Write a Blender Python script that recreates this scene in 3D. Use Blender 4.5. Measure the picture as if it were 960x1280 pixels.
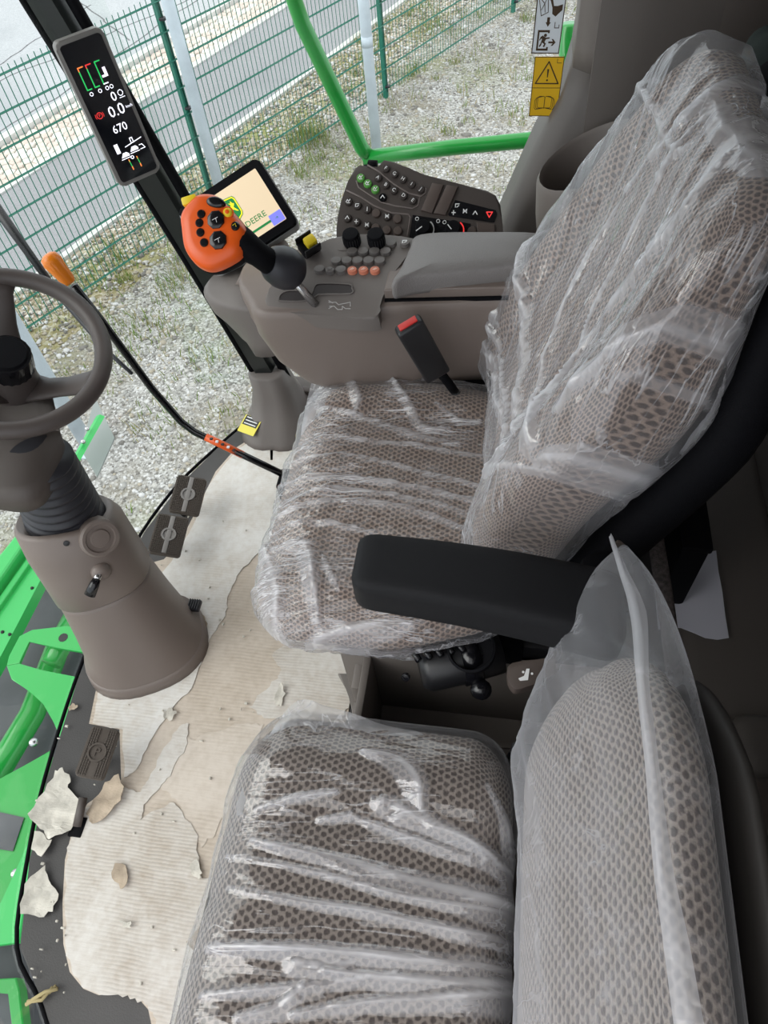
import bpy, bmesh, math, random
import numpy as np
from mathutils import Vector, Matrix, noise
from mathutils.geometry import tessellate_polygon
random.seed(7)
for o in list(bpy.data.objects): bpy.data.objects.remove(o)
SC = bpy.context.scene; C = SC.collection
V = Vector
# ------------------------------------------------------------------ camera
F = 887.0; H = 1.55
_d = V((90, 660, F)).normalized(); _up = -_d
_h = (V((0, 0, 1)) - _up*V((0, 0, 1)).dot(_up)).normalized(); _r = _h.cross(_up)
_ps = math.radians(14.6)
AX = _r*math.cos(_ps) - _h*math.sin(_ps); AY = _r*math.sin(_ps) + _h*math.cos(_ps); AZ = _up
EYE = V((0, 0, H))
cd = bpy.data.cameras.new('camera'); cam = bpy.data.objects.new('camera', cd); C.objects.link(cam)
cd.sensor_fit = 'HORIZONTAL'; cd.sensor_width = 36; cd.lens = F*36/960; cd.clip_start = .02; cd.clip_end = 300
cam.matrix_world = Matrix(((AX.x, -AX.y, -AX.z, 0), (AY.x, -AY.y, -AY.z, 0), (AZ.x, -AZ.y, -AZ.z, H), (0, 0, 0, 1)))
SC.camera = cam
# ------------------------------------------------------------------ sky, exposure
w = bpy.data.worlds.new('overcast_sky'); SC.world = w; w.use_nodes = True
nt = w.node_tree; bg = nt.nodes['Background']
tc = nt.nodes.new('ShaderNodeTexCoord'); sx = nt.nodes.new('ShaderNodeSeparateXYZ'); rp = nt.nodes.new('ShaderNodeValToRGB')
nt.links.new(tc.outputs['Generated'], sx.inputs[0]); nt.links.new(sx.outputs['Z'], rp.inputs[0]); nt.links.new(rp.outputs[0], bg.inputs[0])
rp.color_ramp.elements[0].position = 0; rp.color_ramp.elements[0].color = (.80, .86, .93, 1)
rp.color_ramp.elements[1].position = 1; rp.color_ramp.elements[1].color = (1, 1, 1, 1)
bg.inputs[1].default_value = 1.0
SC.view_settings.view_transform = 'Standard'; SC.view_settings.look = 'None'
SC.view_settings.gamma = 1; SC.view_settings.use_curve_mapping = False
SC.view_settings.exposure = 0.75
sd = bpy.data.lights.new('sun_behind_cloud', 'SUN'); sd.energy = 0.9; sd.angle = math.radians(45); sd.color = (1, .98, .95)
so = bpy.data.objects.new('sun_behind_cloud', sd); C.objects.link(so); so.rotation_euler = V((.75, .35, -.75)).to_track_quat('-Z', 'Y').to_euler()

# ------------------------------------------------------------------ pixel -> point helpers
def ray(px, py):
    c = V(((px-480)/F, (py-640)/F, 1)); return V((AX.dot(c), AY.dot(c), AZ.dot(c)))
def at(px, py, z): d = ray(px, py); return EYE + d*((z-H)/d.z)
def aty(px, py, y): d = ray(px, py); return EYE + d*(y/d.y)
def onp(px, py, p0, n): d = ray(px, py); return EYE + d*((V(p0)-EYE).dot(n)/d.dot(n))
def frame(o, n, up):
    n = V(n).normalized(); up = V(up); up = (up - n*up.dot(n)).normalized(); u = up.cross(n)
    M = Matrix((u, up, n)).transposed().to_4x4(); M.translation = V(o); return M
def frame_uv(o, u, v):
    u = V(u).normalized(); v = V(v); v = (v-u*u.dot(v)).normalized(); n = u.cross(v)
    M = Matrix((u, v, n)).transposed().to_4x4(); M.translation = V(o); return M
def T(*p): return Matrix.Translation(V(p))
def loc2(px, py, M):
    'pixel on the plane of frame M -> its local 2d coordinates'
    p = M.inverted() @ onp(px, py, M.translation, M.col[2].to_3d()); return (p.x, p.y)

# ------------------------------------------------------------------ materials
MATS = {}
def mat(name, col, rough=.5, metal=0, bump=0, bscale=200, var=0, vscale=8, emit=0, spec=.5, coat=0):
    m = bpy.data.materials.new(name); m.use_nodes = True; t = m.node_tree; b = t.nodes['Principled BSDF']
    c = (*col, 1)
    b.inputs['Base Color'].default_value = c; b.inputs['Roughness'].default_value = rough; b.inputs['Metallic'].default_value = metal
    b.inputs['Specular IOR Level'].default_value = spec; b.inputs['Coat Weight'].default_value = coat
    if emit:
        b.inputs['Emission Color'].default_value = c; b.inputs['Emission Strength'].default_value = emit
    tcn = t.nodes.new('ShaderNodeTexCoord')
    if var:
        n = t.nodes.new('ShaderNodeTexNoise'); n.inputs['Scale'].default_value = vscale; n.inputs['Detail'].default_value = 6
        t.links.new(tcn.outputs['Object'], n.inputs['Vector'])
        r = t.nodes.new('ShaderNodeValToRGB'); r.color_ramp.elements[0].position = .3; r.color_ramp.elements[1].position = .7
        r.color_ramp.elements[0].color = (*[x*(1-var) for x in col], 1); r.color_ramp.elements[1].color = (*[min(1, x*(1+var)) for x in col], 1)
        t.links.new(n.outputs['Fac'], r.inputs[0]); t.links.new(r.outputs[0], b.inputs['Base Color'])
    if bump:
        n2 = t.nodes.new('ShaderNodeTexNoise'); n2.inputs['Scale'].default_value = bscale; n2.inputs['Detail'].default_value = 3
        t.links.new(tcn.outputs['Object'], n2.inputs['Vector'])
        bp = t.nodes.new('ShaderNodeBump'); bp.inputs['Strength'].default_value = bump; bp.inputs['Distance'].default_value = .002
        t.links.new(n2.outputs['Fac'], bp.inputs['Height']); t.links.new(bp.outputs[0], b.inputs['Normal'])
    MATS[name] = m; return m
def nd(t, typ, op=None, **ins):
    n = t.nodes.new(typ)
    if op: n.operation = op
    for k, v in ins.items():
        i = n.inputs[int(k[1:])]
        if hasattr(v, 'is_output') or isinstance(v, bpy.types.NodeSocket): t.links.new(v, i)
        else: i.default_value = v
    return n
def mth(t, op, a, b=0): return nd(t, 'ShaderNodeMath', op, i0=a, i1=b).outputs[0]

def fabric(name, light, dark, pitch=.0155):
    m = bpy.data.materials.new(name); m.use_nodes = True; t = m.node_tree; b = t.nodes['Principled BSDF']
    uv = t.nodes.new('ShaderNodeUVMap'); s = t.nodes.new('ShaderNodeSeparateXYZ'); t.links.new(uv.outputs[0], s.inputs[0])
    u, v = s.outputs[0], s.outputs[1]
    wn = nd(t, 'ShaderNodeTexNoise'); wn.inputs['Scale'].default_value = 210; t.links.new(uv.outputs[0], wn.inputs['Vector'])
    wob = mth(t, 'MULTIPLY', mth(t, 'SUBTRACT', wn.outputs['Fac'], .5), .8)
    bb = mth(t, 'DIVIDE', u, pitch*.75)
    row = mth(t, 'FLOOR', bb)
    aa = mth(t, 'ADD', mth(t, 'DIVIDE', v, pitch), mth(t, 'MULTIPLY', row, .5))
    fx = mth(t, 'ABSOLUTE', mth(t, 'SUBTRACT', mth(t, 'FRACT', aa), .5)); fy = mth(t, 'ABSOLUTE', mth(t, 'SUBTRACT', mth(t, 'FRACT', bb), .5))
    dd = mth(t, 'ADD', mth(t, 'SQRT', mth(t, 'ADD', mth(t, 'POWER', mth(t, 'MULTIPLY', fx, 1.25), 2), mth(t, 'POWER', mth(t, 'MULTIPLY', fy, .95), 2))), mth(t, 'MULTIPLY', wob, .85))
    r = t.nodes.new('ShaderNodeValToRGB'); r.color_ramp.elements[0].position = .30; r.color_ramp.elements[1].position = .52
    r.color_ramp.elements[0].color = (*dark, 1); r.color_ramp.elements[1].color = (*light, 1)
    t.links.new(dd, r.inputs[0])
    n2 = nd(t, 'ShaderNodeTexNoise'); n2.inputs['Scale'].default_value = 900; t.links.new(uv.outputs[0], n2.inputs['Vector'])
    mx = nd(t, 'ShaderNodeMixRGB'); mx.blend_type = 'MULTIPLY'; mx.inputs[0].default_value = .5
    t.links.new(r.outputs[0], mx.inputs[1]); t.links.new(n2.outputs['Fac'], mx.inputs[2])
    t.links.new(mx.outputs[0], b.inputs['Base Color'])
    b.inputs['Roughness'].default_value = .95; b.inputs['Specular IOR Level'].default_value = .1; b.inputs['Sheen Weight'].default_value = .3
    bp = nd(t, 'ShaderNodeBump'); bp.inputs['Strength'].default_value = .7; bp.inputs['Distance'].default_value = .0025
    t.links.new(dd, bp.inputs['Height']); t.links.new(bp.outputs[0], b.inputs['Normal'])
    MATS[name] = m; return m

def film(name, milk=.06, gloss=.5, rough=.08, rot=0, along=(.5, .028, .028), lines=.5, fine=.3, tint=(.95, .95, 1), thr=.80, foldm=.32):
    'thin clear film: stretched crinkle lines are painted whiter as highlights; the vertex attribute "fold" marks doubled film and its painted bright crests'
    m = bpy.data.materials.new(name); m.use_nodes = True; t = m.node_tree
    for n in list(t.nodes): t.nodes.remove(n)
    out = t.nodes.new('ShaderNodeOutputMaterial')
    tcn = t.nodes.new('ShaderNodeTexCoord'); mp = t.nodes.new('ShaderNodeMapping'); mp.vector_type = 'TEXTURE'
    mp.inputs['Scale'].default_value = along; mp.inputs['Rotation'].default_value = rot if isinstance(rot, tuple) else (0, 0, rot)
    t.links.new(tcn.outputs['Object'], mp.inputs[0])
    nzn = nd(t, 'ShaderNodeTexNoise'); nzn.inputs['Scale'].default_value = 1; nzn.inputs['Detail'].default_value = 3; nzn.inputs['Distortion'].default_value = .6
    t.links.new(mp.outputs[0], nzn.inputs['Vector'])
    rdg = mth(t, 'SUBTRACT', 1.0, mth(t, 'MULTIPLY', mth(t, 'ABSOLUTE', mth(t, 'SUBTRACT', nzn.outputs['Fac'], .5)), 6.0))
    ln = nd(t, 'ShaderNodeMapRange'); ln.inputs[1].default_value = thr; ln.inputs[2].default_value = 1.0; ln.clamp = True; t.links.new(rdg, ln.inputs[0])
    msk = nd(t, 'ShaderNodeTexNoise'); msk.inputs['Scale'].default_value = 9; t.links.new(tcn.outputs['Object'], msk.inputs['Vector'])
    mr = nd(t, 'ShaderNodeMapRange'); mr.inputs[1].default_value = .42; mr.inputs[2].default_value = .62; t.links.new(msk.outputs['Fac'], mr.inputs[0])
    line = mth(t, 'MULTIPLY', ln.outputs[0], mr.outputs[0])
    n2 = nd(t, 'ShaderNodeTexNoise'); n2.inputs['Scale'].default_value = 90; n2.inputs['Detail'].default_value = 2; t.links.new(tcn.outputs['Object'], n2.inputs['Vector'])
    hgt = mth(t, 'ADD', mth(t, 'MULTIPLY', nzn.outputs['Fac'], 1.0), mth(t, 'MULTIPLY', n2.outputs['Fac'], .06))
    hgt = mth(t, 'ADD', hgt, mth(t, 'MULTIPLY', line, .5))
    bp = nd(t, 'ShaderNodeBump'); bp.inputs['Strength'].default_value = fine; bp.inputs['Distance'].default_value = .012
    t.links.new(hgt, bp.inputs['Height'])
    at_ = t.nodes.new('ShaderNodeAttribute'); at_.attribute_name = 'fold'
    tr = nd(t, 'ShaderNodeBsdfTransparent'); tr.inputs[0].default_value = (.98, .985, .985, 1)
    gl = nd(t, 'ShaderNodeBsdfGlossy'); gl.inputs['Roughness'].default_value = rough; t.links.new(bp.outputs[0], gl.inputs['Normal'])
    df = nd(t, 'ShaderNodeBsdfDiffuse'); df.inputs[0].default_value = (*tint, 1)
    tl = nd(t, 'ShaderNodeBsdfTranslucent'); tl.inputs[0].default_value = (*tint, 1)
    m1 = nd(t, 'ShaderNodeMixShader'); m1.inputs[0].default_value = .35; t.links.new(df.outputs[0], m1.inputs[1]); t.links.new(tl.outputs[0], m1.inputs[2])
    lw = nd(t, 'ShaderNodeLayerWeight'); lw.inputs[0].default_value = .5; t.links.new(bp.outputs[0], lw.inputs['Normal'])
    f5 = mth(t, 'POWER', lw.outputs['Facing'], 4.0)
    gf = mth(t, 'MULTIPLY', mth(t, 'ADD', .10, mth(t, 'MULTIPLY', f5, .75)), gloss)
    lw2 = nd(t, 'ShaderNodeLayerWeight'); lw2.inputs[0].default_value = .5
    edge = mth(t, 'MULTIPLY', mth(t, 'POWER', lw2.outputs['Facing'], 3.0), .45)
    mk_ = mth(t, 'ADD', mth(t, 'ADD', milk, mth(t, 'MULTIPLY', line, lines)), mth(t, 'ADD', mth(t, 'MULTIPLY', at_.outputs['Fac'], foldm), edge))  # highlights on crinkle lines and fold crests painted in as extra milkiness
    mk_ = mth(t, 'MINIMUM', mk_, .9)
    mA = nd(t, 'ShaderNodeMixShader'); t.links.new(mk_, mA.inputs[0]); t.links.new(tr.outputs[0], mA.inputs[1]); t.links.new(m1.outputs[0], mA.inputs[2])
    mB = nd(t, 'ShaderNodeMixShader'); t.links.new(gf, mB.inputs[0]); t.links.new(mA.outputs[0], mB.inputs[1]); t.links.new(gl.outputs[0], mB.inputs[2])
    t.links.new(mB.outputs[0], out.inputs[0]); MATS[name] = m; return m

def glass(name):
    m = bpy.data.materials.new(name); m.use_nodes = True; t = m.node_tree
    for n in list(t.nodes): t.nodes.remove(n)
    out = t.nodes.new('ShaderNodeOutputMaterial'); tr = nd(t, 'ShaderNodeBsdfTransparent'); tr.inputs[0].default_value = (.975, .99, .98, 1)
    gl = nd(t, 'ShaderNodeBsdfGlossy'); gl.inputs['Roughness'].default_value = .01
    lw = nd(t, 'ShaderNodeLayerWeight'); lw.inputs[0].default_value = .5
    fac = mth(t, 'ADD', .02, mth(t, 'MULTIPLY', mth(t, 'POWER', lw.outputs['Facing'], 5.0), .6))
    mx = nd(t, 'ShaderNodeMixShader'); t.links.new(fac, mx.inputs[0]); t.links.new(tr.outputs[0], mx.inputs[1]); t.links.new(gl.outputs[0], mx.inputs[2])
    t.links.new(mx.outputs[0], out.inputs[0]); MATS[name] = m; return m

def speckle(name, cols, scale, scale2, c2, rough=.9, bump=.6, vor=True, patch=None, pscale=.8):
    'stony ground: voronoi cell colours with a large scale tint'
    m = bpy.data.materials.new(name); m.use_nodes = True; t = m.node_tree; b = t.nodes['Principled BSDF']
    tcn = t.nodes.new('ShaderNodeTexCoord')
    vo = nd(t, 'ShaderNodeTexVoronoi'); vo.inputs['Scale'].default_value = scale; t.links.new(tcn.outputs['Object'], vo.inputs['Vector'])
    sp = t.nodes.new('ShaderNodeSeparateXYZ'); t.links.new(vo.outputs['Color'], sp.inputs[0])
    r = t.nodes.new('ShaderNodeValToRGB')
    for i, (p, c) in enumerate(cols):
        e = r.color_ramp.elements[i] if i < 2 else r.color_ramp.elements.new(p)
        e.position = p; e.color = (*c, 1)
    t.links.new(sp.outputs[0], r.inputs[0])
    n = nd(t, 'ShaderNodeTexNoise'); n.inputs['Scale'].default_value = scale2; n.inputs['Detail'].default_value = 8; t.links.new(tcn.outputs['Object'], n.inputs['Vector'])
    r2 = t.nodes.new('ShaderNodeValToRGB'); r2.color_ramp.elements[0].position = .48; r2.color_ramp.elements[1].position = .66
    t.links.new(n.outputs['Fac'], r2.inputs[0])
    mx = nd(t, 'ShaderNodeMixRGB'); t.links.new(r2.outputs[0], mx.inputs[0]); t.links.new(r.outputs[0], mx.inputs[1]); mx.inputs[2].default_value = (*c2, 1)
    mm = nd(t, 'ShaderNodeMath', 'MULTIPLY', i1=.75); t.links.new(r2.outputs[0], mm.inputs[0]); t.links.new(mm.outputs[0], mx.inputs[0])
    last = mx.outputs[0]
    if patch:
        n3 = nd(t, 'ShaderNodeTexNoise'); n3.inputs['Scale'].default_value = pscale; n3.inputs['Detail'].default_value = 5; t.links.new(tcn.outputs['Object'], n3.inputs['Vector'])
        r3 = t.nodes.new('ShaderNodeValToRGB'); r3.color_ramp.elements[0].position = .5; r3.color_ramp.elements[1].position = .7
        t.links.new(n3.outputs['Fac'], r3.inputs[0])
        m3 = nd(t, 'ShaderNodeMixRGB'); m4 = mth(t, 'MULTIPLY', r3.outputs[0], .6); t.links.new(m4, m3.inputs[0]); t.links.new(last, m3.inputs[1]); m3.inputs[2].default_value = (*patch, 1)
        last = m3.outputs[0]
    t.links.new(last, b.inputs['Base Color']); b.inputs['Roughness'].default_value = rough; b.inputs['Specular IOR Level'].default_value = .2
    bp = nd(t, 'ShaderNodeBump'); bp.inputs['Strength'].default_value = bump; bp.inputs['Distance'].default_value = .01
    t.links.new(vo.outputs['Distance'], bp.inputs['Height']); t.links.new(bp.outputs[0], b.inputs['Normal'])
    MATS[name] = m; return m

def paper(name, base, dirt, pitch=.011, dirty=.5, ridge=.5):
    'ribbed paper floor sheet'
    m = bpy.data.materials.new(name); m.use_nodes = True; t = m.node_tree; b = t.nodes['Principled BSDF']
    tcn = t.nodes.new('ShaderNodeTexCoord'); s = t.nodes.new('ShaderNodeSeparateXYZ'); t.links.new(tcn.outputs['Object'], s.inputs[0])
    n0 = nd(t, 'ShaderNodeTexNoise'); n0.inputs['Scale'].default_value = 9; n0.inputs['Detail'].default_value = 8; t.links.new(tcn.outputs['Object'], n0.inputs['Vector'])
    n1 = nd(t, 'ShaderNodeTexNoise'); n1.inputs['Scale'].default_value = 30; n1.inputs['Detail'].default_value = 6
    mp = t.nodes.new('ShaderNodeMapping'); mp.inputs['Scale'].default_value = (.6, 6, 1); t.links.new(tcn.outputs['Object'], mp.inputs[0]); t.links.new(mp.outputs[0], n1.inputs['Vector'])
    yy = mth(t, 'ADD', s.outputs[1], mth(t, 'MULTIPLY', n0.outputs['Fac'], .012))
    wv = mth(t, 'SINE', mth(t, 'MULTIPLY', yy, 6.2832/pitch))
    n2 = nd(t, 'ShaderNodeTexNoise'); n2.inputs['Scale'].default_value = 3.2; n2.inputs['Detail'].default_value = 9; n2.inputs['Roughness'].default_value = .65; t.links.new(tcn.outputs['Object'], n2.inputs['Vector'])
    r = t.nodes.new('ShaderNodeValToRGB'); r.color_ramp.elements[0].position = .62-dirty*.35; r.color_ramp.elements[1].position = .78-dirty*.12
    t.links.new(n2.outputs['Fac'], r.inputs[0])
    ng = nd(t, 'ShaderNodeTexNoise'); ng.inputs['Scale'].default_value = 70; ng.inputs['Detail'].default_value = 5; t.links.new(tcn.outputs['Object'], ng.inputs['Vector'])
    rg_ = nd(t, 'ShaderNodeMapRange'); rg_.inputs[1].default_value = .40; rg_.inputs[2].default_value = .72; t.links.new(ng.outputs['Fac'], rg_.inputs[0])
    df_ = mth(t, 'MINIMUM', mth(t, 'ADD', mth(t, 'MULTIPLY', r.outputs[0], .85), mth(t, 'MULTIPLY', rg_.outputs[0], .30)), 1.0)
    mx = nd(t, 'ShaderNodeMixRGB'); t.links.new(df_, mx.inputs[0]); mx.inputs[1].default_value = (*base, 1); mx.inputs[2].default_value = (*dirt, 1)
    rm_ = nd(t, 'ShaderNodeMapRange'); rm_.inputs[1].default_value = .42; rm_.inputs[2].default_value = .6; t.links.new(n2.outputs['Fac'], rm_.inputs[0])
    wv = mth(t, 'MULTIPLY', wv, rm_.outputs[0])
    k = mth(t, 'ADD', mth(t, 'MULTIPLY', mth(t, 'MULTIPLY', mth(t, 'MINIMUM', wv, 0), n1.outputs['Fac']), ridge), 1.0)
    m2 = nd(t, 'ShaderNodeMixRGB'); m2.blend_type = 'MULTIPLY'; m2.inputs[0].default_value = 1; t.links.new(mx.outputs[0], m2.inputs[1]); t.links.new(k, m2.inputs[2])
    t.links.new(m2.outputs[0], b.inputs['Base Color']); b.inputs['Roughness'].default_value = .85; b.inputs['Specular IOR Level'].default_value = .15
    bp = nd(t, 'ShaderNodeBump'); bp.inputs['Strength'].default_value = .3; bp.inputs['Distance'].default_value = .0025
    hh = mth(t, 'ADD', mth(t, 'MULTIPLY', wv, .35), n1.outputs['Fac']); t.links.new(hh, bp.inputs['Height']); t.links.new(bp.outputs[0], b.inputs['Normal'])
    MATS[name] = m; return m

TAUPE = mat('taupe_plastic', (.185, .148, .130), .42, bump=.15, bscale=900)
TAUPE2 = mat('taupe_panel', (.165, .140, .125), .55, bump=.2, bscale=700)
DTAUPE = mat('dark_taupe', (.075, .060, .053), .5, bump=.15, bscale=800)
RIMM = mat('wheel_leather', (.070, .056, .052), .45, bump=.2, bscale=900)
LGREY = mat('console_grey', (.155, .135, .125), .5, bump=.15, bscale=900)
PADM = mat('pad_leather', (.19, .175, .17), .5, bump=.45, bscale=420, spec=.7)
BLACK = mat('black_plastic', (.012, .012, .014), .4)
BLACKM = mat('matt_black', (.004, .004, .0055), .75, bump=.3, bscale=600, spec=.12)
BLKGL = mat('gloss_black', (.006, .006, .008), .18)
FOAM = mat('armrest_vinyl', (.008, .008, .0095), .65, bump=.3, bscale=1200, spec=.25)
RUB = mat('black_rubber', (.020, .020, .026), .45)
GREEN = mat('green_paint', (.010, .330, .045), .3, coat=.4)
GREEN2 = mat('bright_green_paint', (.030, .46, .10), .38, coat=.3)
FGREEN = mat('fence_green', (.012, .16, .11), .45)
GALV = mat('pale_galvanised', (.56, .64, .71), .55, var=.12, vscale=6)
ORANGE = mat('orange_plastic', (.80, .105, .006), .32)
ORANGE2 = mat('light_orange_plastic', (.90, .24, .01), .25)
YEL = mat('yellow_plastic', (.83, .62, .02), .4)
WHITE = mat('white_print', (.85, .85, .85), .5)
CHROME = mat('steel', (.55, .55, .56), .22, metal=1)
FLOORM = mat('floor_rubber', (.062, .058, .057), .6, bump=.3, bscale=300, var=.2, vscale=5)
PEDM = mat('pedal_rubber', (.085, .068, .056), .65)
PEDW = mat('pedal_worn_strip', (.27, .255, .245), .6)
SEAT = fabric('seat_fabric', (.43, .315, .255), (.105, .073, .062), .0108)
SEAT2 = fabric('passenger_fabric', (.33, .275, .240), (.085, .064, .058), .0124)
FILM = film('clear_film', .05, .95, .09, .08, (.16, .0075, .05), .60, .40, thr=.76, foldm=.5)
FILM2 = film('passenger_film', .03, 1.0, .06, .10, (.40, .030, .05), .28, .22, thr=.91, foldm=.55)
FILMB = film('back_film', .10, .9, .09, tuple(V((0, 0, 1)).rotation_difference(V((.36*.41, .23, .933*.41)).normalized()).to_euler()), (.03, .026, .40), .32, .35, thr=.84, foldm=.5)
FILMS = film('slack_film', .30, .8, .12, 0, (.04, .04, .04), .4, .4)
FILMP = film('bag_film', .075, .45, .18, 0, (.06, .06, .25), .12, .25)
FOLDM = film('milky_seam', .42, .4, .25, 0, (.1, .1, .1), .1, .2)
GLASS = glass('window_glass')

# ------------------------------------------------------------------ object helpers
def wl(o):
    p = V((0, 0, 0))
    while o: p += o.location; o = o.parent
    return p
def obj(name, bm, m, parent=None, smooth=True, loc=None, M=None, angle=40):
    'link a bmesh (world coordinates, or local ones carried by M) as ONE object'
    if M is not None: bmesh.ops.transform(bm, matrix=M, verts=bm.verts)
    me = bpy.data.meshes.new(name)
    if smooth:
        for f in bm.faces: f.smooth = True
        ca = math.radians(angle)
        for e in bm.edges:
            if len(e.link_faces) == 2 and e.calc_face_angle(0) > ca: e.smooth = False
    base = wl(parent)
    o = bpy.data.objects.new(name, me); C.objects.link(o)
    if parent: o.parent = parent
    elif loc is not None: o.location = V(loc); base = V(loc)
    else:
        xs = [v.co for v in bm.verts]
        base = V((sum(v.x for v in xs)/len(xs), sum(v.y for v in xs)/len(xs), min(v.z for v in xs))); o.location = base
    bmesh.ops.translate(bm, vec=-base, verts=bm.verts)
    bm.normal_update(); bm.to_mesh(me); bm.free()
    for x in (m if isinstance(m, (list, tuple)) else [m]): me.materials.append(x)
    return o
def thing(name, label, cat, loc, group=None):
    o = bpy.data.objects.new(name, None); C.objects.link(o); o.location = V(loc); o.empty_display_size = .05
    return tag(o, label, cat, group)
def tag(o, label, cat, group=None, kind=None):
    o['label'] = label; o['category'] = cat
    if group: o['group'] = group
    if kind: o['kind'] = kind
    return o
def struct(name, bm, m, **k):
    o = obj(name, bm, m, **k); o['kind'] = 'structure'; return o

# ------------------------------------------------------------------ shape helpers (all return a bmesh)
def NB(): return bmesh.new()
def bx(c, s, r=0, seg=2, bm=None):
    b2 = bmesh.new(); bmesh.ops.create_cube(b2, size=1)
    for v in b2.verts: v.co = V((v.co.x*s[0], v.co.y*s[1], v.co.z*s[2]))
    if r: bmesh.ops.bevel(b2, geom=list(b2.edges), offset=r, segments=seg, affect='EDGES', profile=.5)
    bmesh.ops.translate(b2, vec=V(c), verts=b2.verts)
    return merge(bm, b2)
def merge(bm, b2, M=None):
    if M is not None: bmesh.ops.transform(b2, matrix=M, verts=b2.verts)
    if bm is None: return b2
    me = bpy.data.meshes.new('t'); b2.to_mesh(me); bm.from_mesh(me); b2.free(); bpy.data.meshes.remove(me); return bm
def spline(pts, n=8):
    P = [V(p) for p in pts]; out = []
    for i in range(len(P)-1):
        a = P[max(i-1, 0)]; b = P[i]; c = P[i+1]; d = P[min(i+2, len(P)-1)]
        for k in range(n):
            t = k/n; out.append(.5*((2*b)+(c-a)*t+(2*a-5*b+4*c-d)*t*t+(3*b-a-3*c+d)*t**3))
    out.append(P[-1]); return out
def tube(path, r, n=12, closed=False, bm=None, flat=None):
    'sweep; r a number or one per point; flat=(ky,kx) squashes the section'
    bm = bm or NB(); P = [V(p) for p in path]; N = len(P); R = r if isinstance(r, (list, tuple)) else [r]*N
    tg = []
    for i in range(N):
        a = P[(i-1) % N] if closed or i > 0 else P[i]; b = P[(i+1) % N] if closed or i < N-1 else P[i]; tg.append((b-a).normalized())
    x = tg[0].orthogonal().normalized() if abs(tg[0].z) > .9 else V((0, 0, 1)).cross(tg[0]).normalized()
    rings = []
    for i in range(N):
        x = (x - tg[i]*x.dot(tg[i])).normalized(); y = tg[i].cross(x)
        fx, fy = flat or (1, 1)
        rings.append([bm.verts.new(P[i]+(x*math.cos(2*math.pi*k/n)*fx+y*math.sin(2*math.pi*k/n)*fy)*R[i]) for k in range(n)])
    for i in range(N if closed else N-1):
        a = rings[i]; b = rings[(i+1) % N]
        for k in range(n): bm.faces.new((a[k], a[(k+1) % n], b[(k+1) % n], b[k]))
    if not closed: bm.faces.new(rings[0][::-1]); bm.faces.new(rings[-1])
    return bm
def loft(rings, cap=True, bm=None, close=True):
    bm = bm or NB(); RR = [[bm.verts.new(V(p)) for p in r] for r in rings]; n = len(rings[0])
    for a, b in zip(RR, RR[1:]):
        for k in range(n if close else n-1): bm.faces.new((a[k], a[(k+1) % n], b[(k+1) % n], b[k]))
    if cap: bm.faces.new(RR[0][::-1]); bm.faces.new(RR[-1])
    return bm
def lathe(prof, n=24, bm=None):
    'profile of (radius, height) around local z'
    return loft([[(r*math.cos(2*math.pi*k/n), r*math.sin(2*math.pi*k/n), h) for k in range(n)] for r, h in prof], bm=bm)
def area2(p): return sum(p[i][0]*p[(i+1) % len(p)][1]-p[(i+1) % len(p)][0]*p[i][1] for i in range(len(p)))
def prism(poly, z0, z1, bev=0, bm=None, seg=2):
    'extruded polygon (may be concave) in local xy'
    p = list(poly) if area2(poly) > 0 else list(poly)[::-1]
    b2 = NB(); a = [b2.verts.new((x, y, z0)) for x, y in p]; b = [b2.verts.new((x, y, z1)) for x, y in p]; n = len(p)
    for k in range(n): b2.faces.new((a[k], a[(k+1) % n], b[(k+1) % n], b[k]))
    if n > 4 and not bev:
        for t_ in tessellate_polygon([[V((x, y, 0)) for x, y in p]]):
            q_ = t_ if area2([p[i] for i in t_]) > 0 else t_[::-1]
            if len(set(q_)) == 3: b2.faces.new([b[i] for i in q_]); b2.faces.new([a[i] for i in q_[::-1]])
        return merge(bm, b2)
    top = b2.faces.new(b); bot = b2.faces.new(a[::-1])
    if bev: bmesh.ops.bevel(b2, geom=list(top.edges), offset=bev, segments=seg, affect='EDGES', profile=.5, clamp_overlap=True)
    bmesh.ops.triangulate(b2, faces=[f for f in b2.faces if len(f.verts) > 4], ngon_method='EAR_CLIP')
    return merge(bm, b2)
def dome(poly, levels, bm=None):
    'outline rings scaled about the centroid: levels of (scale, height)'
    cx = sum(p[0] for p in poly)/len(poly); cy = sum(p[1] for p in poly)/len(poly)
    p = list(poly) if area2(poly) > 0 else list(poly)[::-1]
    return loft([[(cx+(x-cx)*s, cy+(y-cy)*s, h) for x, y in p] for s, h in levels], bm=bm)
def smooth_poly(pts, n=5):
    P = [V((x, y, 0)) for x, y in pts]; m = len(P); out = []
    for i in range(m):
        a, b, c, d = P[i-1], P[i], P[(i+1) % m], P[(i+2) % m]
        for k in range(n):
            t = k/n; q = .5*((2*b)+(c-a)*t+(2*a-5*b+4*c-d)*t*t+(3*b-a-3*c+d)*t**3); out.append((q.x, q.y))
    return out
def rrect(w, h, r, n=5):
    out = []
    for cx, cy, a0 in ((w/2-r, h/2-r, 0), (-w/2+r, h/2-r, 90), (-w/2+r, -h/2+r, 180), (w/2-r, -h/2+r, 270)):
        for k in range(n+1):
            a = math.radians(a0+90*k/n); out.append((cx+r*math.cos(a), cy+r*math.sin(a)))
    return out
def circ(r, n=16, cx=0, cy=0, ry=None): return [(cx+r*math.cos(2*math.pi*k/n), cy+(ry or r)*math.sin(2*math.pi*k/n)) for k in range(n)]
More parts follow.
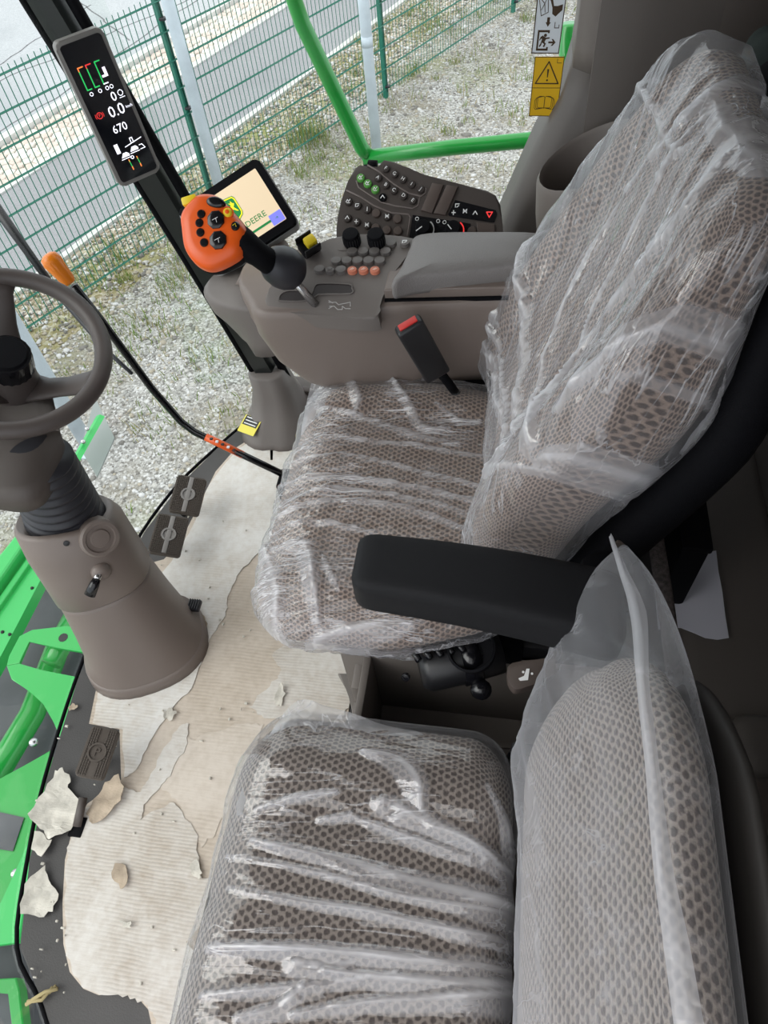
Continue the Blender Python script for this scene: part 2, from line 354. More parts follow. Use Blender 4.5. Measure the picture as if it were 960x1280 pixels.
def sheet(rows, th=0, bm=None, uv=None):
    'grid of points; th gives it thickness along the normals'
    bm = bm or NB(); R = [[bm.verts.new(V(p)) for p in r] for r in rows]; fs = []
    for a, b in zip(R, R[1:]):
        for k in range(len(a)-1): fs.append(bm.faces.new((a[k], a[k+1], b[k+1], b[k])))
    if th: bm.normal_update(); bmesh.ops.solidify(bm, geom=fs, thickness=th)
    return bm
def line2(pts, w, z0, z1, bm=None, closed=False):
    'flat stroked polyline in local xy'
    bm = bm or NB(); P = [V((x, y)) for x, y in pts]
    segs = list(zip(P, P[1:])) + ([(P[-1], P[0])] if closed else [])
    for a, b in segs:
        d = b-a
        if d.length < 1e-9: continue
        d.normalize(); q = V((-d.y, d.x))*w/2; e = d*w*.3
        prism([tuple(a-e+q), tuple(b+e+q), tuple(b+e-q), tuple(a-e-q)], z0, z1, bm=bm)
    return bm
def text(s, size, name, m, parent, M, ext=.0003, align='CENTER'):
    cu = bpy.data.curves.new('t', 'FONT'); cu.body = s; cu.size = size; cu.extrude = ext; cu.align_x = align; cu.align_y = 'CENTER'; cu.resolution_u = 2
    o = bpy.data.objects.new('t', cu); C.objects.link(o); bpy.context.view_layer.update()
    me = bpy.data.meshes.new_from_object(o.evaluated_get(bpy.context.evaluated_depsgraph_get())); bpy.data.objects.remove(o); bpy.data.curves.remove(cu)
    bm = NB(); bm.from_mesh(me); bpy.data.meshes.remove(me)
    return obj(name, bm, m, parent, smooth=False, M=M)
def cushion(half, rad, step, deform, drop_bottom=False, main=2):
    'rounded box on a dense grid with unfolded uv coordinates, then deformed'
    hx, hy, hz = half; cnt = [max(4, int(2*h/step)) for h in half]
    bm = NB(); vd = {}; uvl = bm.loops.layers.uv.new('UVMap')
    def vert(p):
        k = tuple(round(c, 5) for c in p)
        if k not in vd:
            inn = V([max(-(h-r), min(h-r, c)) for c, h, r in zip(p, half, rad)])
            d = V([(c-i)/r for c, i, r in zip(p, inn, rad)])
            if d.length > 1e-6: d.normalize()
            q = inn + V([dd*r for dd, r in zip(d, rad)])
            vd[k] = bm.verts.new(deform(q, V(p)))
        return vd[k]
    for ax in range(3):
        for s in (-1, 1):
            if drop_bottom and ax == 2 and s < 0: continue
            a, b = [(1, 2), (2, 0), (0, 1)][ax]; na, nb = cnt[a], cnt[b]
            for i in range(na):
                for j in range(nb):
                    ps = []
                    for di, dj in ((0, 0), (1, 0), (1, 1), (0, 1)):
                        p = [0, 0, 0]; p[ax] = s*half[ax]; p[a] = -half[a]+2*half[a]*(i+di)/na; p[b] = -half[b]+2*half[b]*(j+dj)/nb; ps.append(p)
                    if s < 0: ps = ps[::-1]
                    f = bm.faces.new([vert(p) for p in ps])
                    for lp, p in zip(f.loops, ps):
                        u, v = p[0], p[1]
                        if ax == 0: u = s*(hx+hz-p[2])
                        if ax == 1: v = s*(hy+(hz-p[2] if main == 2 else (hx-p[0])*2.0)); u = u if main == 2 else hx+hz-p[2]
                        lp[uvl].uv = (u, v)
    return bm
def hit(px, py, o):
    'first point of object o seen through a pixel, with its normal'
    b_ = wl(o); d = ray(px, py).normalized(); ok, p, n, i = o.ray_cast(EYE-b_, d)
    return (p+b_, n) if ok else (None, None)
def nz(x, y, z): return noise.noise(V((x, y, z)))
def ridged(x, y, z): return (1-abs(nz(x, y, z))*1.6)
def ragged(pts, amp, n=6, seed=0):
    rnd = random.Random(seed); out = []
    m = len(pts)
    for i in range(m):
        a = V(pts[i]).to_3d() if len(pts[i]) == 2 else V(pts[i]); b = V(pts[(i+1) % m]).to_3d() if len(pts[i]) == 2 else V(pts[(i+1) % m])
        d = b-a; q = V((-d.y, d.x, 0)).normalized() if d.length > 0 else V((0, 0, 0))
        for k in range(n): out.append(tuple((a+d*(k/n)+q*(rnd.uniform(-amp, amp) if k else 0)).to_2d()))
    return out

# ================================================================== OUTSIDE
GZ = -1.9
D2 = V((.374, .927, 0)).normalized(); N2 = V((-D2.y, D2.x, 0))        # along / across the fence and road
def rd(s, o, z=GZ): p = D2*s + N2*o; p.z = z; return p
def strip(name, o0, o1, z, th, m, s0=-14, s1=40, label=None):
    bm = NB()
    bm = loft([[rd(s, o0, z-th), rd(s, o1, z-th), rd(s, o1, z), rd(s, o0, z)] for s in (s0, s1)], bm=bm)
    return struct(name, bm, m, smooth=False)
GRAV = speckle('gravel', [(0, (.19, .185, .175)), (.3, (.33, .325, .31)), (.7, (.46, .455, .44)), (1, (.66, .66, .66))], 62, 1.1, (.24, .21, .15), bump=.8, patch=(.21, .23, .08), pscale=.9)
VERGE = speckle('verge_gravel', [(0, (.20, .16, .11)), (.35, (.36, .30, .22)), (.7, (.52, .46, .38)), (1, (.74, .72, .68))], 34, 1.6, (.26, .24, .10), bump=.8, patch=(.23, .27, .09), pscale=1.2)
ASPH = speckle('asphalt', [(0, (.27, .275, .29)), (.5, (.31, .315, .33)), (1, (.36, .365, .38))], 120, .6, (.27, .275, .29), bump=.2)
ROAD = speckle('old_road', [(0, (.40, .42, .44)), (.5, (.46, .48, .50)), (1, (.52, .54, .56))], 90, .5, (.36, .38, .40), bump=.2)
KERB = mat('kerb_concrete', (.62, .62, .60), .85, var=.12, vscale=14)
STONE = [mat('pale_paver', (.70, .68, .63), .85, var=.12, vscale=20), mat('cream_paver', (.62, .58, .52), .85, var=.12, vscale=20), mat('rosy_paver', (.60, .52, .46), .85, var=.12, vscale=20)]
JOINT = mat('paver_joint_soil', (.20, .16, .11), .95)
g = NB(); sheet([[rd(s, o, GZ) for o in (-40, -4, 1, 3, 4.62)] for s in range(-14, 41, 6)], bm=g)
struct('gravel_yard', g, GRAV, smooth=False)
strip('verge', 4.62, 5.46, GZ-.004, .2, VERGE)
strip('kerb', 5.46, 5.53, GZ+.025, .2, KERB)
strip('sidewalk', 5.53, 6.92, GZ+.005, .2, ASPH)
strip('kerb', 6.92, 7.02, GZ+.02, .2, KERB)
pv = strip('paver_strip', 7.02, 7.72, GZ-.01, .2, JOINT)
strip('kerb', 7.72, 7.84, GZ+.06, .2, KERB)
rdo = strip('road', 7.84, 60, GZ-.02, .2, ROAD)
# hexagon pavers, one object each where they can be told apart
hexm = []
for m in STONE:
    b = prism(circ(.068, 6), -.06, .012, .006, seg=1); me = bpy.data.meshes.new('paving_stone'); b.to_mesh(me); b.free(); me.materials.append(m); hexm.append(me)
rest = NB(); cnt = 0
for i in range(-30, 260):
    for j in range(6):
        s = .122*i + (.061 if j % 2 else 0); o = 7.085 + j*.1135
        p = rd(s, o, GZ+random.uniform(-.006, .006)); rel = p-EYE
        if 3.2 < s < 9.4 and cnt < 300:
            h = bpy.data.objects.new('paving_stone', random.choice(hexm)); C.objects.link(h); h.parent = pv; h.location = p-pv.location
            h.rotation_euler = (random.uniform(-.04, .04), random.uniform(-.04, .04), math.atan2(D2.y, D2.x)+math.pi/6+random.uniform(-.05, .05)); cnt += 1
        elif s > -2: prism([(q[0]+p.x, q[1]+p.y) for q in circ(.066, 6)], p.z-.05, p.z+.01, bm=rest)
r_ = obj('paving_stones', rest, STONE[0], pv, smooth=False); r_['kind'] = 'stuff'
# cracks: thin tar lines on the road
TAR = mat('road_crack', (.17, .17, .18), .9)
ck = NB()
for k, (s0, o0, s1, o1) in enumerate([(4.2, 8.0, 9.5, 8.5), (5.5, 9.2, 9.5, 8.35), (7.2, 8.4, 8.2, 10.5), (4, 9.3, 8, 9.9)]):
    pts = []
    for t in range(24):
        q = t/23; p = rd(s0+(s1-s0)*q, o0+(o1-o0)*q+.09*nz(q*5, k, 0)+.04*nz(q*17, k, 3), GZ-.018); pts.append((p.x, p.y))
    line2(pts, .018, GZ-.0199, GZ-.0175, bm=ck)
obj('crack', ck, TAR, rdo, smooth=False)
# loose stones: real geometry, one object
def rocks(name, area, n, s0, s1, cols, parent_z=GZ):
    rng = np.random.default_rng(5)
    ico = bmesh.new(); bmesh.ops.create_icosphere(ico, subdivisions=1, radius=1); iv = np.array([v.co[:] for v in ico.verts]); it = np.array([[v.index for v in f.verts] for f in ico.faces]); ico.free()
    iv = iv[:]; P = area(rng, n); S = rng.uniform(s0, s1, (n, 1))*np.exp(rng.normal(0, .3, (n, 1)))*rng.uniform(.6, 1.3, (n, 3))*np.array([1, 1, .6])
    A = rng.uniform(0, 6.28, n); ca, sa = np.cos(A), np.sin(A)
    jit = 1+rng.uniform(-.28, .28, (n, len(iv), 1)); X = iv[None]*jit*S[:, None]
    Y = np.stack([X[..., 0]*ca[:, None]-X[..., 1]*sa[:, None], X[..., 0]*sa[:, None]+X[..., 1]*ca[:, None], X[..., 2]], -1)+P[:, None]
    me = bpy.data.meshes.new(name); nv = Y.shape[0]*Y.shape[1]
    tri = (it[None]+(np.arange(n)*len(iv))[:, None, None]).reshape(-1, 3)
    me.vertices.add(nv); me.vertices.foreach_set('co', Y.reshape(-1)); me.loops.add(tri.size); me.loops.foreach_set('vertex_index', tri.reshape(-1).astype(np.int32))
    me.polygons.add(len(tri)); me.polygons.foreach_set('loop_start', np.arange(0, tri.size, 3, dtype=np.int32)); me.polygons.foreach_set('material_index', np.repeat(rng.integers(0, len(cols), n), len(it)).astype(np.int32))
    me.update(); me.validate(); [me.materials.append(m) for m in cols]
    o = bpy.data.objects.new(name, me); C.objects.link(o); return o
RK = [mat('stone_'+k, c, .85) for k, c in (('grey', (.36, .355, .34)), ('pale', (.60, .60, .60)), ('tan', (.40, .36, .29)), ('dark', (.20, .19, .175)), ('light', (.50, .49, .465)))]
def yard(rng, n):
    s = rng.uniform(-.5, 13, n); o = 4.62-rng.uniform(0, 4.9, n); return np.stack([D2.x*s+N2.x*o, D2.y*s+N2.y*o, np.full(n, GZ+.001)], 1)
def vergep(rng, n):
    s = rng.uniform(0, 13, n); o = rng.uniform(4.5, 5.45, n); return np.stack([D2.x*s+N2.x*o, D2.y*s+N2.y*o, np.full(n, GZ+.003)], 1)
tag(rocks('gravel_stones', yard, 60000, .006, .0155, RK), 'loose grey crushed stones scattered over the yard between the machine and the fence', 'gravel', kind='stuff')
tag(rocks('verge_stones', vergep, 10000, .008, .020, [RK[1], RK[2], RK[4], RK[3], RK[2]]), 'coarser tan and white stones in the narrow verge beyond the fence', 'stones', kind='stuff')
# grass and weeds
GR = [mat('grass_'+k, c, .7) for k, c in (('green', (.15, .25, .04)), ('olive', (.22, .25, .07)), ('straw', (.38, .33, .16)))]
def grass(name, spots, parent=None):
    vs, fs, mi = [], [], []
    for (c, r, n, h) in spots:
        for k in range(n):
            a = random.uniform(0, 6.28); q = r*math.sqrt(random.random()); b = c+V((q*math.cos(a), q*math.sin(a), 0)); t = random.uniform(0, 6.28)
            hh = h*random.uniform(.4, 1.1); w_ = V((math.cos(t), math.sin(t), 0))*.004; ln = V((random.uniform(-1, 1), random.uniform(-1, 1), 0))*hh*.55
            i = len(vs); vs += [b-w_, b+w_, b+ln*.4+V((0, 0, hh*.6))+w_*.6, b+ln*.4+V((0, 0, hh*.6))-w_*.6, b+ln+V((0, 0, hh))]
            fs += [(i, i+1, i+2, i+3), (i+3, i+2, i+4)]; m_ = random.choice([0, 0, 1, 1, 2]); mi += [m_, m_]
    me = bpy.data.meshes.new(name); me.from_pydata([tuple(v) for v in vs], [], fs); me.polygons.foreach_set('material_index', mi); [me.materials.append(m) for m in GR]
    o = bpy.data.objects.new(name, me); C.objects.link(o); return o
gp = [(385, 178, .22, 260), (130, 345, .3, 120), (195, 400, .3, 110), (230, 350, .25, 110), (165, 430, .25, 90), (270, 320, .25, 80), (360, 270, .25, 60), (420, 205, .35, 110), (290, 530, .25, 60), (330, 450, .1, 30), (500, 120, .3, 60), (545, 45, .35, 70), (190, 520, .2, 50), (660, 25, .12, 60), (430, 255, .3, 60), (250, 470, .3, 50), (330, 385, .25, 60)]
spots = [(at(x, y, GZ), r, n, .10 if n < 200 else .2) for x, y, r, n in gp]
for k in range(300):
    s = random.uniform(0, 11); o = random.choice([random.uniform(4.3, 5.4), random.uniform(2.2, 4.5)]); spots.append((rd(s, o), random.uniform(.05, .25), random.randint(8, 34), random.uniform(.05, .13)))
tag(grass('grass_tufts', spots), 'sparse green weeds and grass tufts growing through the gravel along the fence', 'grass', kind='stuff')

# double rod mesh fence: posts and two panels' worth of wires
P1 = V((-2.70, 5.775, GZ)); P2 = V((-1.44, 8.0, GZ)); FD = (P2-P1).normalized(); FN = V((-FD.y, FD.x, 0)); FL = (P2-P1).length
fen = thing('mesh_fence', 'green double rod mesh fence with square posts along the sidewalk', 'fence', P1)
for k in range(-2, 4):
    p = P1+FD*FL*k
    b = bx(p+V((0, 0, .84)), (.045, .045, 1.70), .004, 1); bmesh.ops.rotate(b, cent=p, matrix=Matrix.Rotation(math.atan2(FD.y, FD.x), 3, 'Z'), verts=b.verts)
    ps = obj('post', b, FGREEN, fen, smooth=False)
    for hz in (.12, .92, 1.55): obj('clamp', bx(p-FN*.035+V((0, 0, hz)), (.05, .05, .018), .003, 1), RUB, ps, smooth=False)
for k in range(-2, 3):
    b = NB(); a = P1+FD*FL*k-FN*.03
    for i in range(51):
        q = a+FD*(FL*i/50); b2 = tube([q+V((0, 0, .06)), q+V((0, 0, 1.70))], .0032, 4, bm=b)
    for i in range(9):
        z = .10+.195*i
        for e in (-.007, .007): tube([a+FN*e+V((0, 0, z)), a+FD*FL+FN*e+V((0, 0, z))], .0046, 4, bm=b)
    o = obj('mesh_panel', b, FGREEN, fen, smooth=False); o['kind'] = 'stuff'
# pale steel poles this side of the fence
for (px, py, lab) in ((280, 255, 'pale galvanised steel pole right beside a green fence post'), (472, 200, 'pale galvanised steel pole rising behind the green guard rail'), (114, 562, 'pale galvanised steel pole behind the steering wheel')):
    p = at(px, py, GZ)
    if px == 280: p = p*.97; p.z = GZ
    t = thing('steel_pole', lab, 'pole', p, 'pale steel poles beside the fence')
    obj('shaft', tube([p, p+V((0, 0, 1.3)), p+V((0, 0, 3.6))], .048, 16), GALV, t)
    obj('base_plate', bx(p+V((0, 0, .008)), (.18, .18, .016), .003, 1), GALV, t, smooth=False)
    if px == 472: obj('collar', tube([p+V((0, 0, .98)), p+V((0, 0, 1.06))], .0505, 16), GALV, t)

# green guard rail outside the right window
YR = 1.98
rl = [aty(365, -60, YR+.0), aty(366, -5, YR), aty(378, 30, YR), aty(390, 55, YR), aty(452, 185, YR), aty(460, 195, YR)]
rail = thing('guard_rail', 'bent green tube guard rail outside the side window', 'rail', aty(575, 190, YR)-V((0, 0, .02)))
obj('upright', tube(rl, .0205, 14), GREEN, rail)
obj('crossbar', tube([aty(455, 197, YR), aty(570, 184, YR), aty(685, 173, YR), aty(694, 160, YR+.02), aty(706, 110, YR+.03), aty(712, 30, YR+.03)], .0205, 14), GREEN, rail)
obj('foot_bracket', bx(aty(461, 207, YR)-V((0, 0, .0)), (.028, .03, .05), .006), RUB, rail)

# green header house and platform seen through the lower windscreen
def pg(pts, z): return [tuple(at(x, y, z).to_2d()) for x, y in pts]
hd = thing('feeder_house', 'green painted feeder house and front platform under the windscreen', 'machine', at(20, 950, -.85))
Z = -.55
obj('top_beam', prism(pg([(-60, 800), (62, 637), (92, 655), (49, 728), (0, 822), (-60, 930)], Z), Z-.05, Z, .006), GREEN2, hd, smooth=False)
obj('ridge', prism(pg([(-60, 770), (45, 640), (60, 640), (-60, 815)], Z+.04), Z-.03, Z+.05, .01), GREEN2, hd, smooth=False)
obj('ridge', prism(pg([(-60, 832), (66, 655), (72, 655), (-60, 848)], Z+.01), Z-.03, Z+.018, .004), GREEN2, hd, smooth=False)
obj('lamp_arm', tube([at(62, 640, Z-.02), at(92, 580, Z-.02), at(126, 520, Z-.02)], .020, 4, flat=(1, .5)), GREEN2, hd, smooth=False)
for px, py in ((104, 552), (109, 536)): obj('bolt', tube([at(px, py, Z), at(px, py, Z+.012)], .010, 8), CHROME, hd)
obj('marker_plate', prism(pg([(119, 497), (143, 547), (121, 596), (101, 562), (107, 538)], Z-.1), Z-.108, Z-.1), mat('grey_plate', (.26, .29, .28), .5), hd, smooth=False)
DK = mat('dark_rubber_belt', (.085, .090, .10), .7, var=.25, vscale=7)
obj('rubber_apron', prism(pg([(-80, 1015), (60, 720), (80, 700), (130, 810), (60, 1050), (-80, 1300)], Z-.25), Z-.30, Z-.25), DK, hd, smooth=False)
obj('pipe', tube([at(-30, 1010, Z-.14), at(40, 893, Z-.14), at(70, 815, Z-.14), at(100, 760, Z-.14)], .042, 16), GREEN, hd)
obj('pipe', tube([at(64, 830, Z-.03), at(84, 795, Z-.03)], .034, 16), GREEN, hd)
br = [(8, 832), (12, 818), (24, 794), (38, 787), (82, 783), (120, 800), (150, 830), (106, 828), (96, 836), (74, 920), (66, 900), (54, 880), (44, 868), (14, 848)]
hole = [(36, 800), (76, 811), (96, 818), (90, 846), (52, 838), (24, 830)]
b = NB(); outer = pg([(8, 835), (11, 820), (24, 795), (40, 787), (84, 782), (120, 796), (140, 812), (106, 820), (100, 835), (76, 918), (66, 900), (52, 878), (40, 866), (14, 848)], Z+.03); 
MGREEN = mat('mid_green_paint', (.018, .40, .070), .35, coat=.4)
# the bracket plate is laid out as two limbs round its window so that the hole is real
obj('bracket', prism(pg([(8, 832), (11, 820), (24, 795), (40, 787), (84, 782), (140, 800), (150, 822), (108, 816), (74, 810), (36, 801), (24, 829)], Z+.03), Z+.018, Z+.03, .003), MGREEN, hd, smooth=False)
obj('bracket', prism(pg([(8, 832), (24, 829), (54, 838), (94, 847), (112, 838), (76, 925), (66, 901), (54, 880), (42, 867), (14, 849)], Z+.03), Z+.018, Z+.03, .003), MGREEN, hd, smooth=False)
ps_ = [(-60, 935), (60, 905), (74, 920), (62, 968), (42, 1045), (30, 1130), (26, 1190), (-60, 1190)]
obj('platform_sheet', prism(pg([(-60, 985), (0, 975), (62, 938), (64, 955), (44, 1040), (30, 1120), (24, 1178), (-60, 1178)], Z+.02), Z, Z+.02, .004), GREEN, hd, smooth=False)
obj('platform_flange', prism(pg([(-60, 1190), (24, 1178), (44, 1045), (40, 1040), (2, 1130), (-60, 1150)], Z+.05), Z+.03, Z+.05, .004), GREEN2, hd, smooth=False)
obj('opening_shade', prism(pg([(-10, 1013), (30, 1022), (16, 1064), (-10, 1060)], Z+.024), Z+.0225, Z+.0245), DK, hd, smooth=False)  # flat dark patch on the sheet, painted for the shade inside the hole
for px, py in ((20, 1092), (1, 1148), (42, 928)): obj('bolt', tube([at(px, py, Z+.02), at(px, py, Z+.036)], .013, 12), CHROME, hd)
obj('lower_flange', prism(pg([(-40, 1225), (20, 1222), (24, 1235), (34, 1320), (20, 1330), (12, 1240), (-40, 1240)], Z+.02), Z-.02, Z+.02, .004), GREEN, hd, smooth=False)
obj('lower_apron', prism(pg([(-60, 1170), (26, 1170), (40, 1330), (-60, 1330)], Z-.05), Z-.08, Z-.05), DK, hd, smooth=False)
obj('emblem', prism([(x*.016+at(79, 797, Z+.03).x, y*.016+at(79, 797, Z+.03).y) for x, y in circ(1, 10)], Z+.0302, Z+.031), BLACK, hd, smooth=False)
t_ = frame_uv(at(85, 797, Z+.031), (-.3, 1, 0), (-1, -.3, 0))
for px, py in ((75, 662), (40, 735), (12, 793), (3, 790)): obj('rivet', tube([at(px, py, Z), at(px, py, Z+.004)], .006, 8), BLACK, hd)

obj('hull', prism(pg([(-80, 1000), (40, 720), (70, 720), (110, 850), (60, 1050), (40, 1340), (-80, 1340)], Z-.33), Z-1.0, Z-.32, .03), DK, hd, smooth=False)
# ================================================================== CAB SHELL
fl = [(-.50, -.35), (-.66, -.17), (-.76, -.06), (-.85, .02), (-.90, .17), (-.935, .33), (-.96, .56), (-.965, .80), (-.95, 1.0), (-.90, 1.18), (-.83, 1.32), (-.76, 1.44), (-.68, 1.56), (-.5, 1.60), (.6, 1.60), (.6, -.35)]
struct('floor', prism(fl, -.06, 0, .004), FLOORM, smooth=False)
edge = [(x-.006, y, .0) for x, y in fl[1:13]]
tr = struct('trim_1', tube(spline([(x, y, -.002) for x, y, z in edge], 4), .0045, 8), BLACKM)
RT = mat('headliner', (.22, .21, .20), .9)
struct('ceiling', prism([(-1.15, -.10), (-1.25, .75), (-1.15, 1.62), (.68, 1.62), (.68, -.10)], 1.88, 1.96), RT, smooth=False)
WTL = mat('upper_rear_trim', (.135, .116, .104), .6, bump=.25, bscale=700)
WT = mat('rear_trim_shaded', (.098, .085, .077), .6, bump=.25, bscale=700)  # trim colour darkened to carry the shade at the rear of the cab
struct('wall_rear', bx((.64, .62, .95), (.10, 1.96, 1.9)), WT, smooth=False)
struct('wall_left', bx((.44, -.33, .95), (.44, .06, 1.9)), WT, smooth=False)
# upper rear panels and recess
struct('trim_2', prism([(.12, 1.42), (.20, 1.40), (.34, 1.44), (.59, 1.44), (.59, 1.62), (.12, 1.62)], .80, 1.88, .02), WTL, smooth=True)
struct('trim_3', bx((.585, .74, 1.42), (.06, 1.34, .90), .04, 3), WTL)
# right rear pillar, flaring out to the sill
def ring(z, x0, x1, y0, y1): return [(x0, y1, z), (x0, y0+.03, z), (x0+.03, y0, z), (x1, y0, z), (x1, y1, z)]
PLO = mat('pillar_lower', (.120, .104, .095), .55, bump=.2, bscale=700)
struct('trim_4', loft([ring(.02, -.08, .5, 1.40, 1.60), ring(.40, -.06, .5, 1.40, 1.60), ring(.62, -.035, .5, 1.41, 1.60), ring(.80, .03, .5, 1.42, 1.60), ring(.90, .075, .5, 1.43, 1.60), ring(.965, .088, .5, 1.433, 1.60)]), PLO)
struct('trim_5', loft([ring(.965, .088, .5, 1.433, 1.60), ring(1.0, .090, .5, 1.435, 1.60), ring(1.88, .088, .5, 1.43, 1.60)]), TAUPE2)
# side sill and windows
struct('trim_6', bx((-.32, 1.545, .02), (.72, .07, .09), .01), DTAUPE)
gl = NB(); gl = bx((-.42, 1.515, .98), (1.02, .005, 1.80)); struct('window_1', gl, GLASS, smooth=False)
rows = []
for k in range(13):
    z = .0+1.88*k/12; rows.append([(x-.20*(z/1.5)**1.0-.012, y, z) for x, y in [(p.x, p.y) for p in spline([(a, b_, 0) for a, b_ in [(-.70, -.12)]+fl[2:13]], 3)]])
struct('window_2', sheet(rows, .004), GLASS)
# front right corner post with its moulded foot
pp = [V((-.665, 1.49, .06)), V((-.78, 1.485, .55)), V((-.905, 1.478, 1.1)), V((-1.07, 1.47, 1.88))]
PO = mat('post_black', (.014, .017, .016), .35)
pp = [p+V((.012, 0, 0)) if i < 2 else p for i, p in enumerate(pp)]
post = struct('trim_7', tube(pp, .037, 4, flat=(1.0, .8)), PO, smooth=False)
e = obj('seal', tube([p+V((.045, .005, 0)) for p in pp], .012, 8), BLACKM, post); e = obj('seal', tube([p+V((-.04, -.012, 0)) for p in pp], .010, 8), BLACKM, post)
rings = []
for z, sx, sy, cx, cy in ((0, .110, .125, -.660, 1.44), (.02, .100, .115, -.660, 1.445), (.06, .074, .082, -.662, 1.465), (.12, .058, .057, -.668, 1.482), (.17, .052, .050, -.678, 1.487), (.175, .044, .044, -.678, 1.487)):
    rings.append([(cx+sx*math.cos(a)*(1+.15*abs(math.sin(2*a))), cy+sy*math.sin(a)*(1+.15*abs(math.sin(2*a))), z) for a in [2*math.pi*k/28 for k in range(28)]])
POST_FOOT = struct('trim_8', loft(rings), LGREY)

# ================================================================== REAR OF THE CAB
# ledge behind the seats, its lip and the lower locker
struct('trim_9', bx((.49, 1.0, .20), (.22, .96, .10), .03, 3), WT)
struct('trim_10', bx((.52, .47, .27), (.17, .13, .08), .03, 3), WT)
lk = thing('storage_locker', 'dark moulded storage locker behind the passenger seat', 'locker', (.47, .06, 0))
obj('body', bx((.47, .06, .17), (.25, .66, .34), .03, 3), DTAUPE, lk)
obj('lid', bx((.47, .06, .355), (.26, .68, .03), .012, 3), DTAUPE, lk)
pa = sheet([[V((.335+.13*i/6, .70+.20*j/8+.01*math.sin(i), .256+.006*nz(i*.4, j*.4, 1)+.002)) for j in range(9)] for i in range(7)], .0015)
tag(obj('document', pa, mat('white_paper', (.62, .62, .70), .8)), 'white paper document lying on the ledge behind the driver seat', 'paper')
db = thing('black_case', 'black case standing on the white paper behind the driver seat', 'case', (.345, .85, .262))
obj('body', bx((.36, .83, .36), (.05, .15, .19), .008), BLACKM, db); obj('lid', bx((.36, .83, .462), (.054, .154, .016), .004), BLACKM, db)
# cup shaped holder on the right rear pillar
ch = thing('bottle_holder', 'taupe moulded bottle holder on the right rear pillar', 'holder', (.13, 1.28, .72))
cx, cy = .135, 1.29
pr = [(.040, .68), (.082, .70), (.094, .78), (.098, .885), (.094, .893), (.088, .885), (.084, .78), (.074, .71), (.03, .70)]
b = lathe([(r, z) for r, z in pr], 32); bmesh.ops.translate(b, vec=(cx, cy, 0), verts=b.verts)
for v in b.verts:
    if v.co.z > .8: v.co.z += (v.co.x-cx)*.45
obj('cup', b, TAUPE2, ch); obj('liner', T(0, 0, 0) and bx((cx, cy, .712), (.10, .10, .006), .002), BLACKM, ch)

# ================================================================== STEERING COLUMN AND WHEEL
sc = thing('steering_column', 'taupe steering column with rubber bellows rising from the floor', 'column', (-.79, .66, 0))
def cring(c, ax, rx, ry, n=36, sq=2.4, sh=0):
    c = V(c); ax = V(ax).normalized(); x = V((math.cos(sh), math.sin(sh), 0)); x = (x-ax*x.dot(ax)).normalized(); y = ax.cross(x); out = []
    for k in range(n):
        a = 2*math.pi*k/n; ca, sa = math.cos(a), math.sin(a)
        out.append(c+x*rx*math.copysign(abs(ca)**(2/sq), ca)+y*ry*math.copysign(abs(sa)**(2/sq), sa))
    return out
C0 = V((-.812, .662, 0)); CA = (at(76, 638, .435)-C0).normalized()
def cax(t): return C0+CA*t
sh = math.radians(28)
obj('lower_cover', loft([cring(cax(0), (0, 0, 1), .150, .125, sh=sh), cring(cax(.035), (0, 0, 1), .143, .120, sh=sh), cring(cax(.045), CA, .132, .112, sh=sh), cring(cax(.15), CA, .116, .105, sh=sh), cring(cax(.24), CA, .106, .098, sh=sh), cring(cax(.255), CA, .104, .096, sh=sh)]), TAUPE, sc)
obj('base_skirt', loft([cring(cax(-.0), (0, 0, 1), .150, .127, sh=sh), cring(cax(.028), (0, 0, 1), .147, .124, sh=sh), cring(cax(.034), (0, 0, 1), .144, .121, sh=sh)]), TAUPE, sc)
uc = obj('upper_cover', loft([cring(cax(.25), CA, .104, .096, sh=sh), cring(cax(.257), CA, .109, .101, sh=sh), cring(cax(.33), CA, .106, .100, sh=sh), cring(cax(.385), CA, .104, .102, sh=sh), cring(cax(.43), V(CA)+V((.12, .22, 0)), .098, .096, sh=sh), cring(cax(.442), V(CA)+V((.12, .22, 0)), .088, .088, sh=sh), cring(cax(.425), V(CA)+V((.12, .22, 0)), .078, .078, sh=sh)]), TAUPE, sc)
# round cap and tilt lever on the side facing the seat
bpy.context.view_layer.update()
cp, cn = hit(124, 672, uc); cn = (cn+V((.2, -.3, .2))).normalized(); Mc = frame(cp, cn, (0, 0, 1))
obj('round_cap', lathe([(.040, -.03), (.040, .006), (.036, .010), (.030, .010), (.028, .006), (.020, .006), (.018, .009), (0.001, .010)], 28), TAUPE, sc, M=Mc)
sp0, sn = hit(83, 679, uc); obj('screw', lathe([(.006, -.004), (.006, .002), (.001, .003)], 10), BLACK, sc, M=frame(sp0, sn, (0, 0, 1)))
lp, ln_ = hit(126, 714, uc)
lv = obj('tilt_lever', tube([lp-ln_*.02, lp+ln_*.006, lp+ln_*.016], [.021, .020, .012], 16), TAUPE, sc)
l1 = onp(121, 724, lp+ln_*.024, ln_); l2 = onp(112, 744, lp+ln_*.032, ln_)
obj('lever_shaft', tube([lp, l1], .007, 10), CHROME, lv)
obj('lever_grip', tube([l1*1.0, l1*.7+l2*.3, l2], [.008, .010, .0115], 12), BLKGL, lv)
